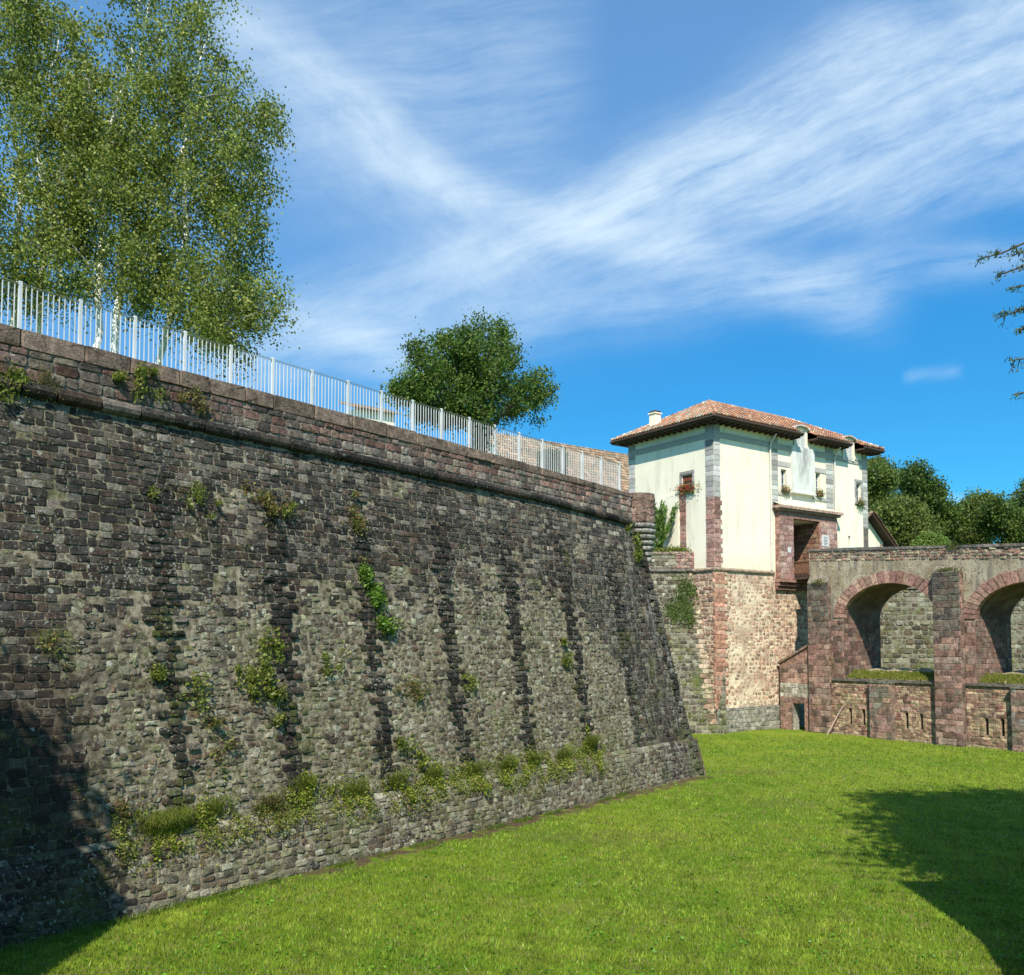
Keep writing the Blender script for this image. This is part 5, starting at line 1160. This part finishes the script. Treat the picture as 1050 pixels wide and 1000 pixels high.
    for k in range(56):
        z = 1.2+13.2*r2.random(); a = r2.random()*6.28; L = 3.7*(1-z/17.5)*r2.uniform(.75, 1.1)+.6
        p = base+[0, 0, z]; q = p+[math.cos(a)*L, math.sin(a)*L, r2.normal(.1, .25)]
        # keep the dense part of the crown out of the field of view
        if q[0] < .60*q[1]+.35: q[0] = .60*q[1]+.35
        bough(p, q, k, .8)
    for (x, y, YY) in ((1004, 266, 12.6), (1022, 281, 12.6), (1020, 325, 12.4), (1036, 297, 12.5), (1034, 371, 12.3), (1041, 406, 12.2), (1041, 505, 12.3), (1036, 262, 12.8), (1044, 340, 12.4)):
        tip = at(x, y, YY); st = tip+np.array([3.6, -1.6, .15+.25*(y < 330)]); bough(st, tip, 1, 1.25, .42)
    Pn = np.concatenate(Pn); n = len(Pn); a = rng.normal(0, 1, (n, 3)); a /= np.linalg.norm(a, axis=1)[:, None]; w_ = rng.normal(0, 1, (n, 3)); w_ /= np.linalg.norm(w_, axis=1)[:, None]
    LV_.add(np.stack([Pn-a*.035, Pn+w_*.010, Pn+a*.035, Pn-w_*.010], 1).reshape(-1, 3), np.arange(n*4).reshape(-1, 4), np.repeat(pick([(.07, .13, .03), (.09, .17, .035), (.16, .19, .06), (.05, .09, .04)], n), 4, 0))
    mb.build('trunk', M_bark, o); LV_.build('needles', M_leaf, o)
    # broad tree behind it that throws the rest of the shade
    bs = np.array([14.6, 9.5, CSZ]); bl = [((10.4, 11.4, 10.4), (2.2, 1.5, 2.4), 5), ((11.0, 11.6, 14.0), (2.2, 1.5, 2.8), 6), ((12.4, 12.0, 17.8), (2.3, 1.5, 1.9), 5), ((15.3, 12.0, 18.0), (2.6, 1.8, 2.2), 6), ((14.8, 12, 13), (3, 2., 3.4), 7), ((18.3, 12.6, 17), (2.6, 1.8, 2.8), 6), ((18.3, 12.4, 12), (2.6, 1.8, 3), 5), ((13.5, 11.5, 9), (3, 1.8, 2), 4)]
    tree('lime_tree', 'large leafy tree outside the right edge that shades the lawn', bs, bl, 420, 42000, .17, [(.05, .1, .015), (.07, .12, .02)], csig=.5, trad=.35, seed=77, trunks=[[bs, bs+[0, 0, 4], (14.6, 11, 15)]])
CSZ = 4.7
build_trees()
tree('shadow_edge_tree', 'leafy tree added out of view to break up the shadow edge on the bastion', (-11, 9.5, 0), [((-9.3, 8.6, 9.8), (1.2, 1.0, 1.7), 3), ((-10.6, 8.5, 11.3), (1.6, 1.2, 1.3), 3), ((-12.2, 8.8, 11.3), (1.5, 1.2, 1.6), 3), ((-8.9, 8.6, 8.2), (.8, .8, 1.5), 2)], 120, 9000, .12, [(.06, .11, .015), (.08, .13, .02)], csig=.32, trad=.2, seed=91, trunks=[[(-11, 9.5, 0), (-11, 9.3, 6), (-10.8, 9, 12)]])  # unseen tree added to roughen the edge of the tower's shadow

# ------------------------------------------------------------------ plants on the walls
def wall_plants():
    N = NW*.9+np.array([0, 0, .3])
    def patch(s, z, ws, hz, n, label, pal, size=.05, mf=wall, name='wall_plant', hang=0.0, thick=.10, tuft=0):
        o = mf(s, z, .03); th = thing(name, label, 'wall plant', o, group='plants growing on the bastion wall')
        mb = MB(); k = max(5, int(ws*hz*22)+4); cs = np.stack([s+rng.normal(0, ws*.62, k), z+rng.normal(0, hz*.62, k)], 1); i = np.minimum(rng.geometric(2.2/k, n)-1, k-1); sg = rng.uniform(.03, .13, k)[i]; n0 = n
        u = cs[i, 0]+rng.normal(0, 1, n)*sg; v = cs[i, 1]+rng.normal(0, 1, n)*sg*1.1-hang*rng.random(n)**2; d = .05+np.abs(rng.normal(0, thick, n))
        P = mf(u, v, d); leaf_quads(mb, P, size*(.6+.8*rng.random(n)), pal, up=NW*.6+np.array([0, 0, .4]))
        mb.build('foliage', M_leaf, th)
        if tuft:
            mb = MB(); blades(mb, mf, s, z, ws, tuft, pal); mb.build('blades', M_leaf, th)
        return th
    def blades(mb, mf, s, z, ws, n, pal, L=.42, col=None):
        u = s+rng.normal(0, ws*.4, n); b_ = mf(u, z+rng.normal(0, .05, n), .02+.08*rng.random(n)); ln = L*(.5+.8*rng.random(n)); c = pick(pal, n)
        ax = -T_[None]*rng.normal(0, .45, n)[:, None]+NW[None]*(.25+.35*rng.random(n))[:, None]
        w_ = T_[None]*.007*(.7+rng.random(n))[:, None]
        V = []; 
        for f, up_ in ((0, 0), (.4, .42), (.75, .55), (1.0, .42)):
            p = b_+ax*(f*ln)[:, None]+np.array([0, 0, 1.])*(up_*1.25*ln)[:, None]*1.0; ww = w_*(1-f*.85); V += [p-ww, p+ww]
        V = np.stack(V, 1).reshape(-1, 3); i = (np.arange(n)*8)[:, None, None]; q = np.array([[0, 1, 3, 2], [2, 3, 5, 4], [4, 5, 7, 6]])[None]
        mb.add(V, (i+q).reshape(-1, 4), np.repeat(c, 8, 0))
    G = [(.12, .155, .025), (.17, .20, .035), (.08, .11, .02), (.20, .21, .05)]; O = [(.14, .155, .035), (.18, .15, .05), (.10, .125, .03), (.20, .12, .06)]; BG = [(.10, .185, .02), (.14, .22, .03), (.07, .13, .02)]
    par = frame(B0 - BAT*9.75*NW + .02*NW, -T_, NW)
    patch(22.05, 10.50, .75, .22, 1100, 'mat of green ivy on the parapet just above the string course', G, .035, par, 'ivy_patch')
    patch(21.1, 10.42, .45, .15, 420, 'small green weed right of the ivy mat on the parapet', O, .03, par)
    patch(24.9, 9.95, .5, .18, 700, 'leafy clump growing over the string course at the left edge', G, .035, wall, hang=.25)
    patch(24.2, 9.9, .25, .1, 160, 'dry grass tuft on the string course near the left edge', [(.26, .22, .10), (.18, .16, .07)], .03, tuft=120)
    patch(19.45, 8.2, .65, .4, 900, 'reddish green weed patch high on the wall below the string course', O, .035)
    patch(18.6, 8.15, .4, .25, 260, 'small weed right of the reddish patch high on the wall', G, .03)
    patch(21.2, 8.05, .6, .35, 520, 'thin green weed patch high on the left part of the wall', G, .032)
    patch(16.45, 8.3, .16, .8, 520, 'narrow upright streak of weeds above the bright green plant', O, .035)
    patch(16.13, 6.45, .20, .42, 1100, 'bright green leafy plant hanging in a vertical clump at mid wall', BG, .045, hang=.3)
    patch(15.95, 5.5, .26, .16, 520, 'bright green tuft just below the hanging vertical clump', BG, .045)
    patch(19.8, 4.75, .55, .5, 1700, 'large green leafy patch on the rubble beside the second chain of blocks', G, .04, hang=.5)
    patch(19.5, 3.7, .3, .5, 520, 'green weeds trailing below the large leafy patch', G, .035)
    patch(22.35, 4.4, .25, .25, 260, 'small weed on the rubble left of the first chain of blocks', G, .035)
    patch(21.6, 3.9, .3, .3, 320, 'small green clump right of the first chain of blocks', G, .035)
    patch(20.9, 3.0, .35, .45, 420, 'yellowish weed on the lower left rubble above the ledge', O, .035)
    patch(24.4, 5.1, .15, .15, 160, 'tiny weed on the dark blocks at the left edge', O, .03)
    patch(12.9, 4.0, .25, .35, 300, 'faint green weed between the fourth and fifth chains of blocks', G, .035)
    patch(17.9, 4.5, .5, .2, 280, 'small weeds at mid height between the second and third chains', G, .035)
    patch(15.2, 3.9, .45, .4, 480, 'weed patch low on the rubble right of the third chain', O, .035)
    patch(7.9, 4.5, .22, .4, 420, 'green weed clump on the right part of the wall', G, .04)
    patch(2.3, 8.9, .25, .5, 620, 'green weeds just under the turret corbel', G, .05)
    patch(15.3, 2.2, .4, .3, 520, 'leafy weeds just above the ledge below the third chain', G, .04)
    # tufts along the ledge
    led = [(22.4, 1.35, .55, 700, 900, 'big tuft of long grass on the ledge at the lower left', 1), (23.3, 2.0, .35, 500, 0, 'reddish weeds above the big grass tuft', 0), (21.3, 1.5, .4, 600, 160, 'green plant right of the big grass tuft on the ledge', 0),
           (20.0, 1.4, .5, 600, 120, 'dry reddish weeds on the ledge below the second chain', 0), (19.0, 1.7, .5, 900, 160, 'green weeds climbing from the ledge beside the second chain', 0), (17.6, 1.4, .6, 800, 200, 'low green plants on the ledge between second and third chains', 0),
           (16.2, 1.45, .5, 900, 220, 'bushy weeds on the ledge at the third chain', 0), (14.8, 1.45, .6, 1100, 240, 'bushy green weeds on the ledge between third and fourth chains', 0), (13.2, 1.4, .5, 800, 220, 'weeds on the ledge at the fourth chain', 0),
           (11.8, 1.4, .5, 800, 240, 'yellow green grasses on the ledge between fourth and fifth chains', 0), (10.5, 1.4, .5, 800, 320, 'grass clump on the ledge at the fifth chain', 0), (9.0, 1.4, .5, 700, 260, 'low grass on the ledge right of the fifth chain', 0), (7.35, 1.6, .45, 900, 420, 'tall grass clump at the right end of the ledge', 1)]
    for k, (s, z, ws, n, tf, lab, big) in enumerate(led):
        pal = (O if k in (1, 3) else [(.17, .23, .025), (.24, .28, .035), (.12, .17, .02), (.30, .28, .07)])
        patch(s, z+.05, ws*.9, .26+.12*big, int(n*.75), lab, pal, .030, name='ledge_plant', tuft=int(tf*(1.3 if big else .6)), thick=.06, hang=.2)
    # fine weeds that nobody could count
    mb = MB(); n = 26000; u = rng.uniform(6.5, 23.5, n); v = 1.38+rng.normal(.06, .26, n); k = bumpy(u*1.9, v*2, 1, 8)+.6*bumpy(u*6, v*5, 1, 3)+rng.normal(0, .2, n) > .05; P = wall(u[k], v[k]-.1, .02+.10*rng.random(k.sum())); leaf_quads(mb, P, .028, [(.17, .21, .03), (.24, .22, .06), (.12, .16, .02)])
    n = 22000; u = rng.uniform(3, 24.5, n); v = rng.uniform(1.5, 9.2, n); k = (bumpy(u*2.6, v*2.2, 1, 21)+.5*bumpy(u*7, v*6, 1, 3)+rng.normal(0, .2, n)-.06*(v-3) > .50); P = wall(u[k], v[k], .02+.07*rng.random(k.sum())); leaf_quads(mb, P, .022*(.6+.8*rng.random(len(P))), G)
    tag(mb.build('wall_weeds', M_leaf), kind='stuff', label='sparse small weeds and moss along the ledge and joints of the bastion wall')
    mb = MB(); n = 5000; u = rng.uniform(0, 27, n); nd = .27+np.abs(rng.normal(0, .10, n)); P = B0-u[:, None]*T_+nd[:, None]*NW; hh = .05+.10*rng.random(n); w_ = T_*.010; tip = P+rng.normal(0, .03, (n, 3)); tip[:, 2] = hh
    k = (bumpy(u*1.3, u*.2, 1, 5) > .0) & (u > 6) | (u > 20); P, tip = P[k], tip[k]; m = len(P); mb.add(np.stack([P-w_, P+w_, tip], 1).reshape(-1, 3), np.arange(m*3).reshape(-1, 3), np.repeat(pick([(.12, .2, .02), (.17, .23, .03)], m), 3, 0))
    tag(mb.build('foot_grass', M_leaf), kind='stuff', label='unmown grass fringe along the foot of the bastion wall')
    # spiky shrub on the little terrace
    top = frame(FO - FN*FB*9.2, FU, FN); o = top(3.2, 10.3, -.6); th = thing('spiky_shrub', 'tall upright green shrub on the small terrace against the cream side wall', 'shrub', o)
    mb = MB(); mbs = MB()
    for k in range(52):
        a = np.clip(rng.normal(0, .36), -.7, .7); b2 = rng.normal(0, .35); L = rng.uniform(1.2, 3.0); e = o+np.array([a*L*.55, b2*L*.4, L]); m_ = (o+e)/2+[a*.3, 0, .1]; t_ = np.linspace(0, 1, 6)[:, None]; P = (1-t_)**2*o+2*t_*(1-t_)*m_+t_**2*e
        mbs.tube(P, np.linspace(.025, .006, 6), 4, (.16, .18, .06), False)
        n = int(60*L); kk = (.25+.75*rng.random(n)); Q = o+(e-o)*kk[:, None]+rng.normal(0, .07, (n, 3)); leaf_quads(mb, Q, .12*(.5+rng.random(n)), [(.09, .16, .03), (.12, .20, .035), (.06, .11, .02)], asp=.28, up=(a*.6, 0, .9))
    mbs.build('stem', M_leaf, th); mb.build('foliage', M_leaf, th)
    o = top(2.4, 10.33, -.3); th = thing('terrace_bush', 'low light green plants on the small terrace ledge', 'plant', o); mb = MB(); n = 1500; P = top(2.3+rng.normal(0, .7, n), 10.3+np.abs(rng.normal(0, .16, n)), -.35+rng.normal(0, .2, n)); leaf_quads(mb, P, .06, G); mb.build('foliage', M_leaf, th)
    th = thing('ivy_patch', 'green ivy patch spreading over the upper part of the grey flank wall', 'ivy', Ff(1.9, 7.5, 0)); mb = MB(); n = 2600; i = rng.integers(0, 7, n); cs = np.array([(1.7, 8.3), (2.0, 7.6), (2.5, 7.0), (1.6, 7.0), (2.2, 6.6), (1.3, 8.0), (1.5, 6.4)]); P = Ff(cs[i, 0]+rng.normal(0, .25, n), cs[i, 1]+rng.normal(0, .28, n), .05+.06*rng.random(n)); leaf_quads(mb, P, .05, [(.10, .15, .03), (.13, .18, .04), (.08, .12, .03)]); mb.build('foliage', M_leaf, th)
wall_plants()
def bridge_weeds():
    for (m0, z0, lab, n, sp) in ((10.7, 8.75, 'mossy weeds on the weathered top of the middle bridge pilaster', 700, .35), (3.2, 8.6, 'small weeds on the dark top of the first bridge pilaster', 260, .22), (10.9, 10.0, 'thin weed hanging from the parapet above the middle bridge pilaster', 160, .2)):
        o = Bf(m0, z0, .25); th = thing('bridge_plant', lab, 'plant', o, group='weeds growing on the stone bridge')
        mb = MB(); P = Bf(m0+rng.normal(0, sp, n), z0-.1+np.abs(rng.normal(0, .09, n))-.25*rng.random(n)**2, .12+.28*rng.random(n)*(z0 < 9)); leaf_quads(mb, P, .04, [(.11, .13, .03), (.16, .16, .05), (.08, .10, .02)]); mb.build('foliage', M_leaf, th)
bridge_weeds()

for o in bpy.data.objects:
    if '_o' in o: del o['_o']
scn.render.engine = 'CYCLES'
